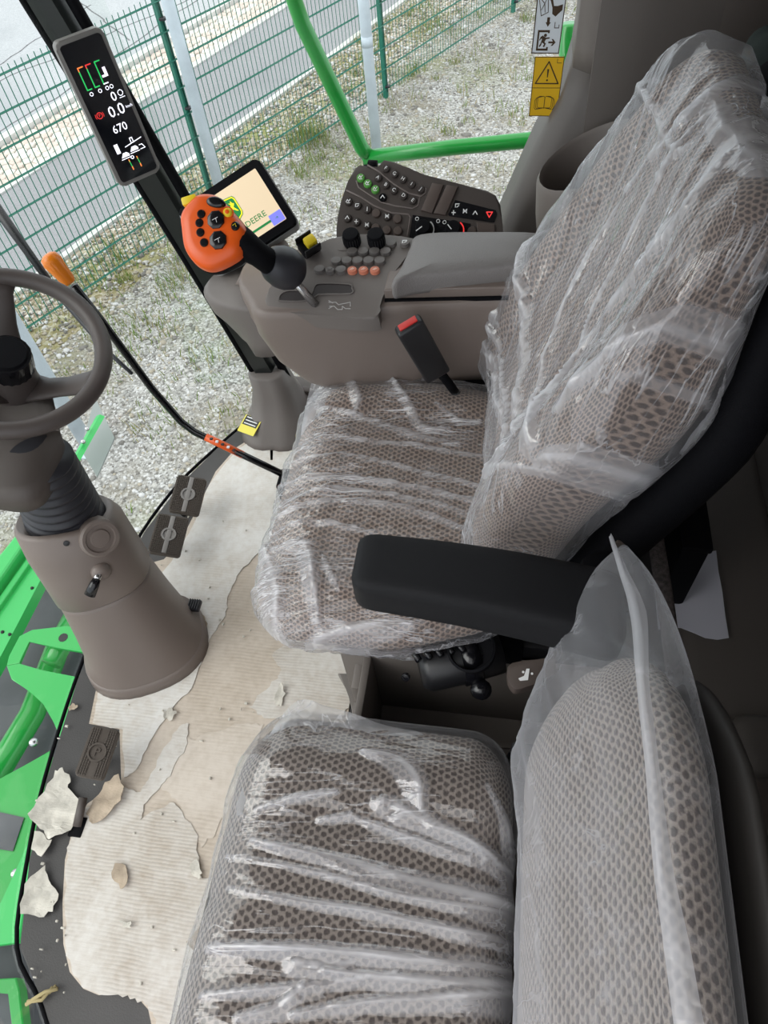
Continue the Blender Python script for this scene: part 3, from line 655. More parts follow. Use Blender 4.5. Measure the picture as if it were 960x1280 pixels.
# bellows
ba, bb = cax(.425), at(50, 574, .60); bd = (bb-ba)
rg = []
for k in range(61):
    t = k/60; r = (.077*(1-t)+.058*t)*(1+.045*math.cos(t*9*2*math.pi)); rg.append(cring(ba+bd*t, bd, r, r, sq=2))
obj('bellows', loft(rg), RUB, sc)
WN = V((math.sin(.42), -.15, math.cos(.42))).normalized(); WC = V((-.893, .884, .75)); Mw = frame(WC, WN, (0, 1, 0))
sa = bb-bd*.12
obj('head_shroud', loft([cring(sa+V((-.035, -.02, -.03)), bd, .050, .055, sq=4), cring(sa+V((-.045, -.02, 0)), bd, .080, .085, sq=4), cring(sa+V((-.04, -.01, .06)), bd, .088, .085, sq=3), cring(WC-WN*.16, WN, .060, .060), cring(WC-WN*.13, WN, .05, .05)]), DTAUPE, sc)
sw = thing('steering_wheel', 'dark brown three spoke steering wheel partly out of frame', 'steering wheel', WC)
R = .166
obj('rim', tube([Mw @ V((R*math.cos(a), R*math.sin(a), .0)) for a in [2*math.pi*k/64 for k in range(64)]], .0165, 16, closed=True), RIMM, sw)
hub = lathe([(.02, -.05), (.052, -.045), (.054, -.03), (.046, .0), (.040, .05), (.038, .055), (.001, .055)], 28)
obj('hub', hub, RIMM, sw, M=Mw @ T(0, 0, -.098))
tow = Mw.inverted() @ onp(100, 470, WC, WN); a0 = math.atan2(tow.y, tow.x)
for a in (a0, a0+2.1, a0-2.1):
    ca, sa_ = math.cos(a), math.sin(a); rr = []
    for q, wd, th, h in ((.030, .034, .016, -.108), (.060, .027, .012, -.092), (.10, .024, .011, -.058), (.14, .028, .012, -.020), (R-.004, .040, .013, 0)):
        rr.append([Mw @ V((ca*q-sa_*wd*math.cos(t), sa_*q+ca*wd*math.cos(t), h+th*math.sin(t))) for t in [2*math.pi*k/14 for k in range(14)]])
    obj('spoke', loft(rr), RIMM, sw)
kb = NB()
for k in range(24):
    pass
knob = loft([[V((.041*(1+(.05 if k % 2 else 0)*s)*math.cos(2*math.pi*k/40), .041*(1+(.05 if k % 2 else 0)*s)*math.sin(2*math.pi*k/40), h)) for k in range(40)] for h, s in ((.045, 1), (.052, 1), (.082, 1), (.087, .3))])
kn = obj('lock_knob', knob, BLKGL, sw, M=Mw @ T(0, 0, -.098))
obj('knob_cap', lathe([(.037, .086), (.034, .092), (.001, .094)], 28), BLACKM, kn, M=Mw @ T(0, 0, -.098))

# wiper outside the windscreen
wp = [at(-20, 238, .62), at(20, 294, .52), at(70, 364, .40), at(135, 440, .30), at(165, 467, .27)]
wi = thing('wiper', 'long black windscreen wiper slanting outside the glass', 'wiper', wp[2])
for p in wp: p.x -= .0
obj('arm', tube(wp[:3], [.016, .013, .010], 8), BLACK, wi); obj('blade', tube(wp[1:], [.010, .010, .007, .005], 6), RUB, wi)

# black lever with the orange grip
LY = 1.20
lpts = [aty(92, 357, LY+.02), aty(130, 405, LY+.02), aty(190, 486, LY+.01), aty(226, 527, LY), aty(243, 540, LY-.005), aty(262, 549, LY-.01), aty(300, 567, LY-.02), aty(352, 592, LY-.03)]
ll = thing('shift_lever', 'long bent black lever with orange grip standing left of the corner post', 'lever', V((lpts[-1].x, lpts[-1].y, 0)))
obj('rod', tube(lpts, .0095, 10), BLKGL, ll)
ga, gb = aty(88, 354, LY+.02), aty(58, 318, LY+.03); gd = gb-ga
obj('grip', tube([ga, ga+gd*.1, ga+gd*.45, ga+gd*.75, ga+gd*.93, gb], [.013, .0165, .019, .0225, .019, .010], 16), ORANGE2, ll)
tp = tube([aty(257, 546, LY-.009), aty(280, 557, LY-.014), aty(304, 569, LY-.02)], .0104, 12)
ta = obj('reflective_tape', tp, ORANGE, ll)
for k, px in enumerate((266, 273, 280, 287, 294)):
    q = aty(px, 550+(px-266)*.49-1, LY-.015); obj('mark', bx(q+V((0, -.006, .008)), (.008, .006, .005), .001), WHITE if k % 2 else BLACK, ta, smooth=False)
obj('mount', bx((lpts[-1].x+.01, lpts[-1].y, .035), (.05, .07, .07), .01), BLACKM, ll)

# ================================================================== PEDALS
def pedal(name, px, w_, l_, z, up, nrm, label, marks, group=None):
    c = at(*px, z); M = frame(c, nrm, up); t = thing(name, label, 'pedal', V((c.x, c.y, 0)), group)
    obj('pad', prism(rrect(w_, l_, .008), -.010, .004, .003), PEDM, t, M=M)
    b = NB(); nx = int(w_/.0052); ny = int(l_/.0052)
    for i in range(nx):
        for j in range(ny):
            x = -w_/2+.005+(w_-.01)*i/(nx-1); y = -l_/2+.005+(l_-.01)*j/(ny-1)
            if marks(x, y): continue
            bx((x, y, .0045), (.0034, .0034, .004), bm=b)
    tr_ = obj('tread', b, PEDM, t, smooth=False, M=M); tr_['kind'] = 'stuff'
    obj('arm', tube([M @ V((0, 0, -.008)), M @ V((0, 0, -.02)), V((c.x-.04, c.y, .0))], [.012, .010, .010], 8), BLACKM, t)
    return t, M
up1 = at(240, 590, .1)-at(208, 698, .1)
mk = lambda x, y: math.hypot(x, y) < .022 or abs(x) < .009
for px, lab in (((235, 619), 'brown rubber brake pedal farther from the steering column'), ((211, 669), 'brown rubber brake pedal nearer the steering column')):
    t, M = pedal('brake_pedal', px, .080, .112, .09, up1, (.30, -.12, 1), lab, lambda x, y: math.hypot(x, y) < .021 or abs(x) < .0065, 'twin brake pedals')
    obj('worn_strip', bx((0, 0, .005), (.012, .106, .004), .001), PEDW, t, M=M)
    obj('worn_ring', lathe([(.019, .004), (.019, .0078), (.014, .0078), (.014, .0050), (.001, .0050)], 24), PEDW, t, M=M)
up2 = at(140, 905, .1)-at(112, 978, .1)
t, M = pedal('parking_pedal', (122, 941), .060, .104, .09, up2, (.2, -.1, 1), 'brown rubber parking brake pedal beside the torn paper', lambda x, y: math.hypot(x, y) < .021 or abs(x) < .006)
obj('ring', lathe([(.020, .004), (.020, .0075), (.016, .0075), (.016, .0045), (.001, .0045)], 24), PEDM, t, M=M)
text('P', .026, 'letter', PEDM, t, M @ T(0, 0, .0045) @ Matrix.Rotation(.0, 4, 'Z'), .002)
q0, q1 = at(104, 997, .03), at(96, 1033, .01)
t = thing('pedal_stop', 'small dark grey pedal stop poking through torn paper', 'stop', V((q1.x, q1.y, 0)))
obj('bar', tube([q0, q0*.5+q1*.5, q1], .010, 6, flat=(1, .7)), DTAUPE, t); obj('foot', bx((q1.x, q1.y, .004), (.03, .04, .008), .002), BLACKM, t)
c = at(243, 757, .05); t = thing('release_pedal', 'small black ribbed pedal behind the foot of the steering column', 'pedal', V((c.x, c.y, 0)))
obj('pad', bx(c, (.032, .030, .012), .003), RUB, t)
for k in range(5): obj('rib', bx(c+V((-.012+.006*k, 0, .0075)), (.003, .028, .004), .0005), RUB, t, smooth=False)
obj('arm', tube([c-V((0, 0, .005)), c-V((.05, .02, .03)), V((c.x-.06, c.y-.03, .005))], .007, 8), RUB, t)

# ================================================================== FLOOR PAPER
PAP = paper('ribbed_paper', (.75, .72, .68), (.50, .43, .36), .0070, .66, .30)
PAP2 = paper('brown_paper', (.66, .58, .50), (.47, .39, .31), .0085, .6, .2)
PAP3 = paper('pale_paper', (.79, .77, .74), (.56, .49, .41), .0075, .52, .13)
SCR = [mat('scrap_pale', (.60, .565, .50), .85, bump=.6, bscale=120, var=.25, vscale=30), mat('scrap_brown', (.46, .37, .28), .85, bump=.6, bscale=120, var=.25, vscale=30)]
fp = thing('paper_floor_sheet', 'ribbed white and brown paper sheet covering the cab floor, torn and dirty', 'paper', at(200, 1000, 0))
basep = pg([(372, 541), (345, 540), (318, 546), (296, 560), (270, 590), (250, 630), (225, 680), (205, 700), (190, 704), (182, 730), (140, 800), (120, 866), (112, 905), (150, 912), (152, 975), (110, 1005), (92, 1035), (82, 1075), (79, 1130), (80, 1180), (88, 1215), (105, 1236), (124, 1244), (150, 1241), (172, 1246), (186, 1262), (192, 1290), (196, 1330), (400, 1330), (400, 930), (432, 905), (438, 880), (440, 842), (470, 838), (470, 560)], 0)
obj('under_layer', prism(basep, .0005, .003), PAP2, fp, smooth=False)
def layer(pts, z, m, seed, amp=.004, n=5, th=.0018): return obj('top_layer', prism(ragged([tuple(at(x, y, z).to_2d()) for x, y in pts], amp, n, seed), z, z+th), m, fp, smooth=False)
layer([(84, 1060), (104, 1012), (125, 1000), (152, 985), (176, 990), (186, 975), (205, 935), (225, 908), (236, 905), (232, 935), (215, 965), (200, 985), (180, 1006), (175, 1026), (212, 1004), (222, 1008), (248, 1045), (247, 1090), (256, 1098), (300, 1090), (270, 1300), (200, 1300), (192, 1270), (182, 1256), (160, 1244), (130, 1244), (108, 1236), (90, 1214), (82, 1180), (81, 1120)], .004, PAP, 3)
layer([(140, 806), (186, 740), (215, 702), (240, 660), (262, 606), (296, 562), (326, 546), (372, 543), (420, 580), (420, 700), (345, 720), (325, 690), (300, 715), (285, 745), (282, 770), (262, 800), (240, 860), (212, 890), (192, 920), (172, 960), (155, 972), (154, 912), (116, 904), (122, 868)], .004, PAP3, 4, .003)
layer([(440, 842), (436, 885), (425, 900), (330, 898), (312, 884), (325, 868), (345, 850), (352, 838), (340, 820), (360, 800), (470, 800)], .004, PAP, 8, .004)
layer([(200, 945), (222, 915), (240, 925), (262, 915), (300, 905), (330, 905), (310, 960), (270, 1040), (252, 1060), (232, 1040), (222, 1004), (200, 985)], .0035, paper('tan_layer', (.69, .615, .54), (.49, .41, .33), .0085, .5, .16), 9, .005, 6, .0008)
# slit near the corner post
obj('slit', prism(pg([(337, 541), (342, 541), (341, 575), (338, 575)], .0055), .0054, .0058), BLACKM, fp, smooth=False)
def scrap(pts, z, m, label, seed, curl=.02, cat='paper scrap'):
    poly = ragged(pg(pts, z), .004, 3, seed); cxm = sum(p[0] for p in poly)/len(poly); cym = sum(p[1] for p in poly)/len(poly)
    b = NB(); vs_ = [b.verts.new((x, y, z)) for x, y in poly]
    for t_ in tessellate_polygon([[V((x, y, 0)) for x, y in poly]]):
        q_ = t_ if area2([poly[i] for i in t_]) > 0 else t_[::-1]
        if len(set(q_)) == 3: b.faces.new([vs_[i] for i in q_])
    for _ in range(2):
        bmesh.ops.subdivide_edges(b, edges=[e for e in b.edges if e.calc_length() > .010], cuts=1); bmesh.ops.triangulate(b, faces=b.faces)
    rad = max(math.hypot(x-cxm, y-cym) for x, y in poly)
    for v in b.verts:
        q_ = math.hypot(v.co.x-cxm, v.co.y-cym)/rad
        v.co.z = z+max(0, curl*.35*(q_**2)*(.4+1.6*nz(v.co.x*14, v.co.y*14, seed)))+.003*(1+nz(v.co.x*50, v.co.y*50, seed))
    bmesh.ops.recalc_face_normals(b, faces=b.faces); bmesh.ops.solidify(b, geom=list(b.faces), thickness=.0012)
    o = obj('paper_scrap', b, m, smooth=False); return tag(o, label, cat, 'torn paper scraps on the cab floor')
scrap([(82, 962), (90, 975), (86, 985), (100, 1000), (104, 1020), (90, 1038), (62, 1050), (50, 1036), (36, 1018), (58, 990), (72, 965)], .006, SCR[0], 'large torn pale scrap below the parking brake pedal', 1, .05)
scrap([(46, 1040), (58, 1046), (66, 1050), (54, 1072), (40, 1062)], .006, SCR[0], 'small torn strip hanging off the large pale scrap', 2, .03)
scrap([(58, 1082), (62, 1100), (75, 1118), (68, 1140), (50, 1147), (28, 1143), (34, 1106)], .004, SCR[0], 'striped grey scrap alone on the dark floor near the windscreen', 3, .035)
scrap([(152, 970), (158, 985), (154, 1002), (134, 1022), (116, 1030), (108, 1018), (118, 1000), (134, 980)], .007, SCR[1], 'brown curled scrap right of the pedal stop', 4, .05)
scrap([(146, 1080), (158, 1082), (160, 1105), (152, 1112), (141, 1098)], .0062, SCR[1], 'tan scrap in the middle of the white paper', 5, .02)
scrap([(238, 1082), (248, 1074), (254, 1092), (250, 1100), (240, 1092)], .0062, SCR[0], 'pale curl at the end of the long tear', 6, .03)
scrap([(150, 1150), (166, 1152), (166, 1160), (154, 1160)], .0062, SCR[0], 'tiny pale flake below the tan scrap', 7, .02)
scrap([(205, 890), (216, 886), (222, 892), (216, 900), (206, 900)], .006, SCR[0], 'pale crumb at the top of the long tear', 8, .03)
scrap([(234, 1178), (252, 1155), (262, 1160), (256, 1188), (246, 1192)], .006, SCR[1], 'cream scrap peeping out beside the passenger seat', 9, .03)
scrap([(86, 886), (92, 880), (98, 882), (96, 886), (88, 890)], .003, SCR[1], 'tiny brown scrap by the windscreen edge below the column', 10, .02)
scrap([(240, 772), (252, 768), (260, 780), (256, 800), (246, 792)], .006, SCR[1], 'crumpled scrap against the foot of the steering column', 11, .06)
scrap([(345, 868), (353, 856), (358, 868), (352, 884), (344, 880)], .006, SCR[0], 'pale crumb in front of the driver seat', 12, .03)
tw = NB()
for k, pts in enumerate([[(32, 1256), (48, 1246), (62, 1240), (70, 1232)], [(34, 1252), (52, 1250), (66, 1234)], [(40, 1250), (56, 1240), (72, 1236)]]): tube([at(x, y, .008+.002*k) for x, y in pts], .0035, 6, bm=tw)
tag(obj('straw_wisp', tw, mat('straw', (.42, .34, .17), .8)), 'wisp of dry straw on the dark floor at the left', 'straw')
cr = NB()
for k in range(70):
    x, y = random.choice([(random.uniform(40, 90), random.uniform(900, 1270)), (random.uniform(110, 330), random.uniform(880, 1250)), (random.uniform(200, 320), random.uniform(640, 900))])
    p = at(x, y, .007); bx((p.x, p.y, .008), (random.uniform(.002, .009), random.uniform(.002, .007), .004), .001, 1, bm=cr)
tag(obj('crumbs', cr, SCR[0], smooth=False), 'scattered paper crumbs and dirt on the cab floor', 'crumbs', kind='stuff')
# yellow and black decal at the foot of the corner post
def flat(name, px, z, label, cat, cols, m):
    pass
bpy.context.view_layer.update()
q_, n_ = hit(311, 531, POST_FOOT)
if q_ is None: q_, n_ = at(311, 531, .004), V((0, 0, 1))
n_ = (n_+V((0, 0, .8))).normalized(); q_ = q_+n_*.006
dc = [onp(x, y, q_, n_) for x, y in ((308, 519), (328, 526), (316, 544), (294, 538))]
Md = frame_uv((dc[0]+dc[2])/2, dc[1]-dc[0], dc[0]-dc[3]); dw = (dc[1]-dc[0]).length; dh = (dc[0]-dc[3]).length
t = thing('safety_decal', 'small yellow and black decal at the foot of the corner post', 'decal', (dc[0]+dc[2])/2)
obj('backing', prism(rrect(dw, dh, .003), -.0015, 0), mat('decal_yellow', (.85, .74, .10), .5), t, smooth=False, M=Md)
obj('black_field', bx((0, .012, .0003), (dw*.86, dh*.55, .0006)), BLACK, t, smooth=False, M=Md)
for k in range(3): obj('text_line', bx((0, .022-.010*k, .0008), (dw*.7, .003, .0004)), WHITE, t, smooth=False, M=Md)

# ================================================================== CORNER POST DISPLAY
SCRN = mat('display_glass', (.006, .007, .010), .12)
def em(name, c, s=1.0): return mat(name, c, .5, emit=s)
LW, LG, LR, LO, LL = em('lit_white', (.9, .9, 1.0), .75), em('lit_green', (.02, .45, .10), .6), em('lit_red', (.7, .04, .04), .5), em('lit_orange', (.9, .22, .05), .6), em('lit_lilac', (.85, .75, .9), .7)
Md = frame_uv((-.800, 1.374, .941), (.742, .668, .047), (-.124, .068, .99))
DW, DH = .096, .268
t = thing('post_display', 'tall black post display with grey frame showing 0.0 and 670', 'display', (-.80, 1.374, .80))
obj('housing', prism(rrect(DW, DH, .012), -.022, 0, .004), mat('display_frame', (.20, .19, .18), .45), t, M=Md)
obj('screen', prism(rrect(DW-.014, DH-.016, .007), .0, .0012), SCRN, t, M=Md, smooth=False)
obj('bracket', tube([Md @ V((0, 0, -.02)), Md @ V((0, -.01, -.07))], .022, 10), BLACKM, t)
Ms = Md @ T(0, 0, .0013)
def ds(name, bm, m): return obj(name, bm, m, t, smooth=False, M=Ms)
for x, c1, c2 in ((-.026, LO, LG), (-.010, LR, LG), (.008, LG, LG)):
    ds('gauge', line2([(x, .048), (x, .080)], .0022, 0, .0004), c2)
    ds('gauge_end', line2([(x, .080), (x, .086), (x+.010, .086)], .0020, 0, .0004), c1)
    ds('gauge_foot', line2([(x, .048), (x+.009, .048)], .0020, 0, .0004), LG if x < 0 else LW)
ds('bar', prism([(.011, .058), (.011, .062), (.017, .062), (.017, .074), (.023, .074), (.023, .058)], 0, .0004), LL)
for x in (-.022, -.004, .011, .020):
    ds('symbol', line2(circ(.0032, 7, x, .040), .0010, 0, .0004, closed=True), LW)
text('0', .023, 'digits', LW, t, Ms @ T(.016, .0225, 0)); ds('symbol', line2(circ(.005, 9, .031, .025), .0011, 0, .0004, closed=True), LW); ds('symbol', line2([(.026, .017), (.037, .017)], .001, 0, .0004), LW)
text('0.0', .028, 'digits', LW, t, Ms @ T(.010, -.001, 0)); text('km/h', .007, 'unit', LW, t, Ms @ T(.037, -.001, 0))
ds('parking_symbol', line2(circ(.0055, 12, -.025, .002), .0013, 0, .0004, closed=True), LR); text('P', .008, 'parking_letter', LR, t, Ms @ T(-.025, .002, 0))
for s in (-1, 1): ds('parking_symbol', line2([(-.025+s*.0075, .006), (-.025+s*.0085, .002), (-.025+s*.0075, -.002)], .001, 0, .0004), LR)
text('670', .021, 'digits', LW, t, Ms @ T(.002, -.031, 0))
ds('block', prism([(-.025, -.073), (-.017, -.073), (-.017, -.055), (-.025, -.055)], 0, .0004), LW)
ds('header_line', line2([(-.004, -.066), (.034, -.060)], .0015, 0, .0004), LW); ds('header_symbol', line2([(.011, -.062), (.011, -.054), (.016, -.054), (.016, -.062)], .0015, 0, .0004), LW)
for x, y in ((-.010, -.083), (.012, -.078)):
    ds('machine_symbol', prism([(x-.010, y), (x+.008, y), (x+.008, y+.004), (x+.004, y+.008), (x-.004, y+.008), (x-.007, y+.004)], 0, .0004), LW)
    ds('machine_symbol', line2([(x-.011, y-.003), (x+.009, y-.003)], .0013, 0, .0004), LW)
ds('symbol', line2([(.024, -.080), (.034, -.080), (.030, -.072), (.024, -.072)], .0013, 0, .0004), LW)
ds('symbol', line2(circ(.003, 7, .001, -.088), .0011, 0, .0004, closed=True), LW)
for x in (-.008, .010):
    ds('scale', line2([(x, -.092), (x+.001, -.104)], .0015, 0, .0004), LG); ds('scale_mark', line2([(x+.001, -.104), (x+.001, -.110)], .0022, 0, .0004), LO); ds('scale_mark', line2([(x, -.090), (x, -.094)], .002, 0, .0004), LO)

# ================================================================== ARMREST CONSOLE
K = thing('armrest_console', 'taupe right hand armrest console with round keys and padded lid', 'console', (-.22, 1.10, .45))
KZ = .775
def kx(x): return x
bodyp = [(-.470, 1.03), (-.455, 1.005), (-.42, .994), (-.30, 1.008), (-.02, 1.046), (.04, 1.054), (.04, 1.17), (-.42, 1.19), (-.50, 1.17), (-.51, 1.10)]
rg = []
for z, ins, dy in ((.535, .135, .05), (.545, .10, .035), (.575, .062, .02), (.63, .025, .008), (.70, .002, .002), (.745, 0, 0), (.757, .004, .002), (.762, .012, .006)):
    cxm, cym = -.2, 1.08; r_ = []
    for x, y in smooth_poly(bodyp, 4):
        X = x + (ins*1.0 if x < cxm else 0); Y = y + dy*(1 if y < cym else -.3); r_.append((X, Y, z))
    rg.append(r_)
obj('body', loft(rg), TAUPE, K)
obj('mount', bx((-.12, 1.17, .30), (.50, .16, .50), .01), BLACKM, K)  # added block, black to stand for the dark gap between console and cushion
# key field: sloping deck
kp = [at(336, 381, .757), at(395, 391, .757), at(468, 397, .757), at(487, 352, .785), at(519, 297, .79), at(440, 297, .79), at(395, 312, .785), at(352, 358, .765)]
pn = V((-.02, -.22, 1)).normalized(); p0 = at(440, 340, .782)
KF = frame(p0, pn, (0, 1, 0))
deck = [loc2(x, y, KF) for x, y in ((334, 384), (350, 389), (395, 394), (466, 398), (473, 388), (478, 372), (484, 360), (498, 330), (522, 298), (440, 293), (402, 303), (372, 322), (350, 345), (332, 368))]
obj('key_deck', prism(smooth_poly(deck, 3), -.035, 0, .004), LGREY, K, M=KF)
# padded lid
pz = [at(487, 366, .80), at(520, 349, .815), at(640, 337, .815), at(662, 330, .815), at(662, 296, .815), at(545, 298, .815), at(520, 302, .815)]
pd = [loc2(x, y, frame((0, 0, .805), (0, 0, 1), (0, 1, 0))) for x, y in ((490, 356), (520, 350), (600, 342), (668, 334), (690, 325), (690, 297), (600, 293), (524, 296), (512, 312), (500, 338))]
obj('lid_pad', dome(smooth_poly(pd, 5), [(.985, .776), (1.0, .782), (1.003, .800), (.985, .808), (.95, .812), (.86, .815), (.5, .819)]), PADM, K)
obj('lid_base', prism([(-.216, 1.039), (.038, 1.058), (.038, 1.165), (-.216, 1.165)], .752, .784, .003), TAUPE, K, smooth=False)
obj('lid_seam', prism([(-.216, 1.0335), (.038, 1.0525), (.038, 1.07), (-.216, 1.05)], .760, .766), BLACKM, K, smooth=False)
KEYM = mat('key_grey', (.135, .122, .116), .4); KEYO = mat('key_orange', (.62, .20, .12), .45)
def key(px, py, F_, rx, ry, m, par, sym=None, h=.0075, rot=0, sm=None):
    x, y = loc2(px, py, F_); M_ = F_ @ T(x, y, 0) @ Matrix.Rotation(rot, 4, 'Z')
    b = loft([[(rx*s*math.cos(a), ry*s*math.sin(a), hh) for a in [2*math.pi*k/18 for k in range(18)]] for s, hh in ((1, -.004), (1, h*.6), (.9, h), (.3, h+.0004))])
    o = obj('key', b, m, par, M=M_)
    if sym:
        sb = NB()
        for pl in sym: line2([(px_*rx*.5, py_*ry*.5) for px_, py_ in pl], rx*.16, h+.0002, h+.0012, bm=sb)
        obj('symbol', sb, sm or WHITE, o, smooth=False, M=M_)
    return o
S1 = [[(-1, -.4), (-.4, .8), (.2, -.2), (.9, .9)], [(-.6, -.8), (.8, -.8)]]; S2 = [[(-.8, -.8), (-.8, .6), (.8, .6)], [(-.2, -.8), (.7, -.1)]]; S3 = [[(-.8, 0), (.8, 0)], [(0, -.9), (0, .9)]]; S4 = [[(-.9, -.6), (0, .8), (.9, -.6)]]; S5 = [[(-.8, -.8), (.8, .8)], [(-.8, .8), (.8, -.8)], [(-.8, 0), (.8, 0)]]
Z3 = lambda x, y: (400+x/3.429, 180+y/3.429)
for x, y in ((305, 433), (140, 468), (187, 468), (235, 468), (283, 468), (72, 508), (117, 508), (163, 508), (210, 508), (258, 508), (92, 547), (0, 545)):
    key(*Z3(x, y), KF, .0105, .0085, KEYM, K)
for x, y in ((140, 549), (188, 549), (237, 549)): key(*Z3(x, y), KF, .0092, .0076, KEYO, K, [[(-.7, -.5), (.3, .6)], [(-.1, -.6), (.8, .3)]], sm=mat('pale_mark', (.85, .55, .45), .5) if x == 140 else MATS['pale_mark'])
key(*Z3(365, 432), KF, .0095, .008, KEYM, K, S2); key(*Z3(45, 550), KF, .009, .007, KEYM, K, S5, sm=KEYM)
for x, y in ((140, 428), (245, 428)):
    u, v = loc2(*Z3(x, y), KF); ob = obj('dial', lathe([(.0155, -.002), (.0155, .022), (.0145, .026), (.012, .0265), (.001, .026)], 24), BLACKM, K, M=KF @ T(u, v, 0))
    kb = NB()
    for k in range(20):
        a = 2*math.pi*k/20; bx((.0157*math.cos(a), .0157*math.sin(a), .012), (.0016, .0016, .018), bm=kb)
    obj('knurl', kb, BLACK, ob, smooth=False, M=KF @ T(u, v, 0))
u, v = loc2(*Z3(190, 432), KF); obj('dial_plate', prism(rrect(.10, .028, .006), 0, .0008), LGREY, K, smooth=False, M=KF @ T(u, v, 0))
# gate slots laid flat on the deck front, recess shade painted dark, line drawing beside them
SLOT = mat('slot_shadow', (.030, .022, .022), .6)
def slot(pts):
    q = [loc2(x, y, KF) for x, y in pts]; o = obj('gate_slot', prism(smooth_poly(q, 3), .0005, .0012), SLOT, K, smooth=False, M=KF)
    obj('slot_rim', line2(smooth_poly(q, 3), .002, .0005, .0025, closed=True), LGREY, o, smooth=False, M=KF)
slot([(349, 374), (352, 368), (362, 364), (380, 365), (383, 372), (380, 377), (352, 377)])
slot([(391, 366), (394, 358), (402, 355), (436, 356), (440, 361), (438, 368), (398, 369), (393, 378), (386, 376)])
q = [loc2(x, y, KF) for x, y in ((400, 372), (470, 372), (462, 395), (396, 390))]
gd = NB()
for pl in ([(411, 378), (420, 378), (423, 381), (438, 378), (438, 383)], [(412, 383), (418, 383), (422, 387), (428, 387), (428, 383), (432, 386), (438, 386)], [(411, 376), (416, 379)], [(411, 386), (416, 383)]):
    line2([loc2(x, y, KF) for x, y in pl], .0014, 0, .0008, bm=gd)
obj('gate_diagram', gd, mat('pale_grey_print', (.42, .40, .39), .5), K, smooth=False, M=KF)
# front nose that carries the monitor arm
obj('nose', loft([[(x, y, z) for x, y in smooth_poly([(-.60+i, 1.15), (-.58+i, 1.09+i*.5), (-.50, 1.06), (-.44, 1.08), (-.44, 1.18), (-.55, 1.19)], 4)] for z, i in ((.60, .06), (.63, .03), (.68, .005), (.71, .0), (.722, .012))]), LGREY, K)
# yellow rocker in its black cradle
Mk = frame(at(386, 309, .80), (.15, -.45, 1), (.75, .65, .2))
ob = obj('rocker_cradle', bx((0, 0, 0), (.030, .034, .018), .003), BLACKM, K, M=Mk)
for s in (-1, 1): obj('cradle_cheek', bx((s*.016, 0, .010), (.003, .034, .020), .001), BLACK, ob, M=Mk)
obj('rocker', bx((0, .005, .014), (.020, .022, .016), .004), YEL, K, M=Mk)

# ================================================================== MULTIFUNCTION LEVER
HP = at(268, 292, .915)
J = thing('control_lever', 'orange headed multifunction drive lever standing in the console slot', 'lever', at(392, 379, .765))
HM = frame(HP, (.06, -.62, .78), (.30, .8, .7))
Z2 = lambda x, y: (200+x/4, 180+y/4)
ho = [loc2(*Z2(x, y), HM) for x, y in ((104, 365), (108, 430), (122, 520), (165, 590), (225, 628), (285, 626), (365, 588), (408, 552), (425, 500), (437, 440), (402, 380), (335, 302), (292, 262), (240, 248), (185, 258), (130, 312))]
obj('head', dome(smooth_poly(ho, 5), [(.45, -.052), (.75, -.046), (.93, -.030), (1.0, -.012), (.985, .0), (.94, .007), (.84, .012), (.6, .014), (.2, .015)]), ORANGE, J, M=HM)
obj('head_back', dome(smooth_poly(ho, 5), [(.40, -.062), (.70, -.056), (.93, -.040), (1.015, -.022), (1.01, -.014), (.96, -.012)]), BLACKM, J, M=HM)
def hbtn(x, y, rx, ry, m, h=.004, rot=0, n=18, name='button'):
    u, v = loc2(*Z2(x, y), HM); M_ = HM @ T(u, v, .0115) @ Matrix.Rotation(rot, 4, 'Z')
    o = obj(name, loft([[(rx*s*math.cos(a), ry*s*math.sin(a), hh) for a in [2*math.pi*k/n for k in range(n)]] for s, hh in ((1.08, -.004), (1.08, .001), (1, h), (.8, h+.0016), (.3, h+.002))]), m, J, M=M_); return o, M_
px1 = 1.30/887/4   # metres per zoom pixel at the head
for x, y in ((222, 367), (213, 411), (218, 458), (236, 508)): hbtn(x, y, 19*px1, 19*px1, BLKGL)
oval, Mo = hbtn(291, 308, 40*px1, 23*px1, BLKGL, rot=.15)
for x, y in ((294, 396), (305, 496)):
    o, M_ = hbtn(x, y, 39*px1, 41*px1, BLKGL, .005, n=8); u = NB(); line2([(-.004, -.003), (.003, .004)], .0007, .0068, .0074, bm=u); line2([(.004, -.004), (.001, .001)], .0007, .0068, .0074, bm=u); obj('symbol', u, WHITE, o, smooth=False, M=M_)
o, M_ = hbtn(350, 357, 20*px1, 20*px1, YEL, .002); obj('inner_button', lathe([(.0035, .002), (.0035, .005), (.001, .0055)], 14), ORANGE, o, M=M_)
obj('button_ring', lathe([(.0098, -.002), (.0098, .001), (.0085, .001)], 20), ORANGE, o, M=M_)
o, M_ = hbtn(388, 425, 18*px1, 20*px1, BLKGL, .003)
u = NB(); line2([(-.003, -.001), (0, .003), (.003, -.001)], .001, .0042, .005, bm=u); obj('symbol', u, YEL, o, smooth=False, M=M_)
for x, y, m in ((375, 468, BLACK), (368, 490, BLACK)):
    u, v = loc2(*Z2(x, y), HM); obj('printed_symbol', line2([(-.003, -.001), (.0, .002), (.003, -.0005), (.005, .002)], .0013, .0105, .0118), m, J, smooth=False, M=HM @ T(u, v, 0))
u, v = loc2(*Z2(150, 288), HM); obj('side_button', bx((u, v+.002, -.002), (.026, .014, .014), .003), YEL, J, M=HM @ T(u, v, 0) @ Matrix.Rotation(.6, 4, 'Z') @ T(-u, -v, 0))
n0, n1, bc = at(*Z2(415, 500), .895), at(*Z2(560, 598), .845), at(*Z2(628, 622), .825)
obj('neck', tube([n0*1.0+V((-.03, .02, .01)), n0, n0*.5+n1*.5, n1], [.026, .026, .021, .022], 18), BLACKM, J)
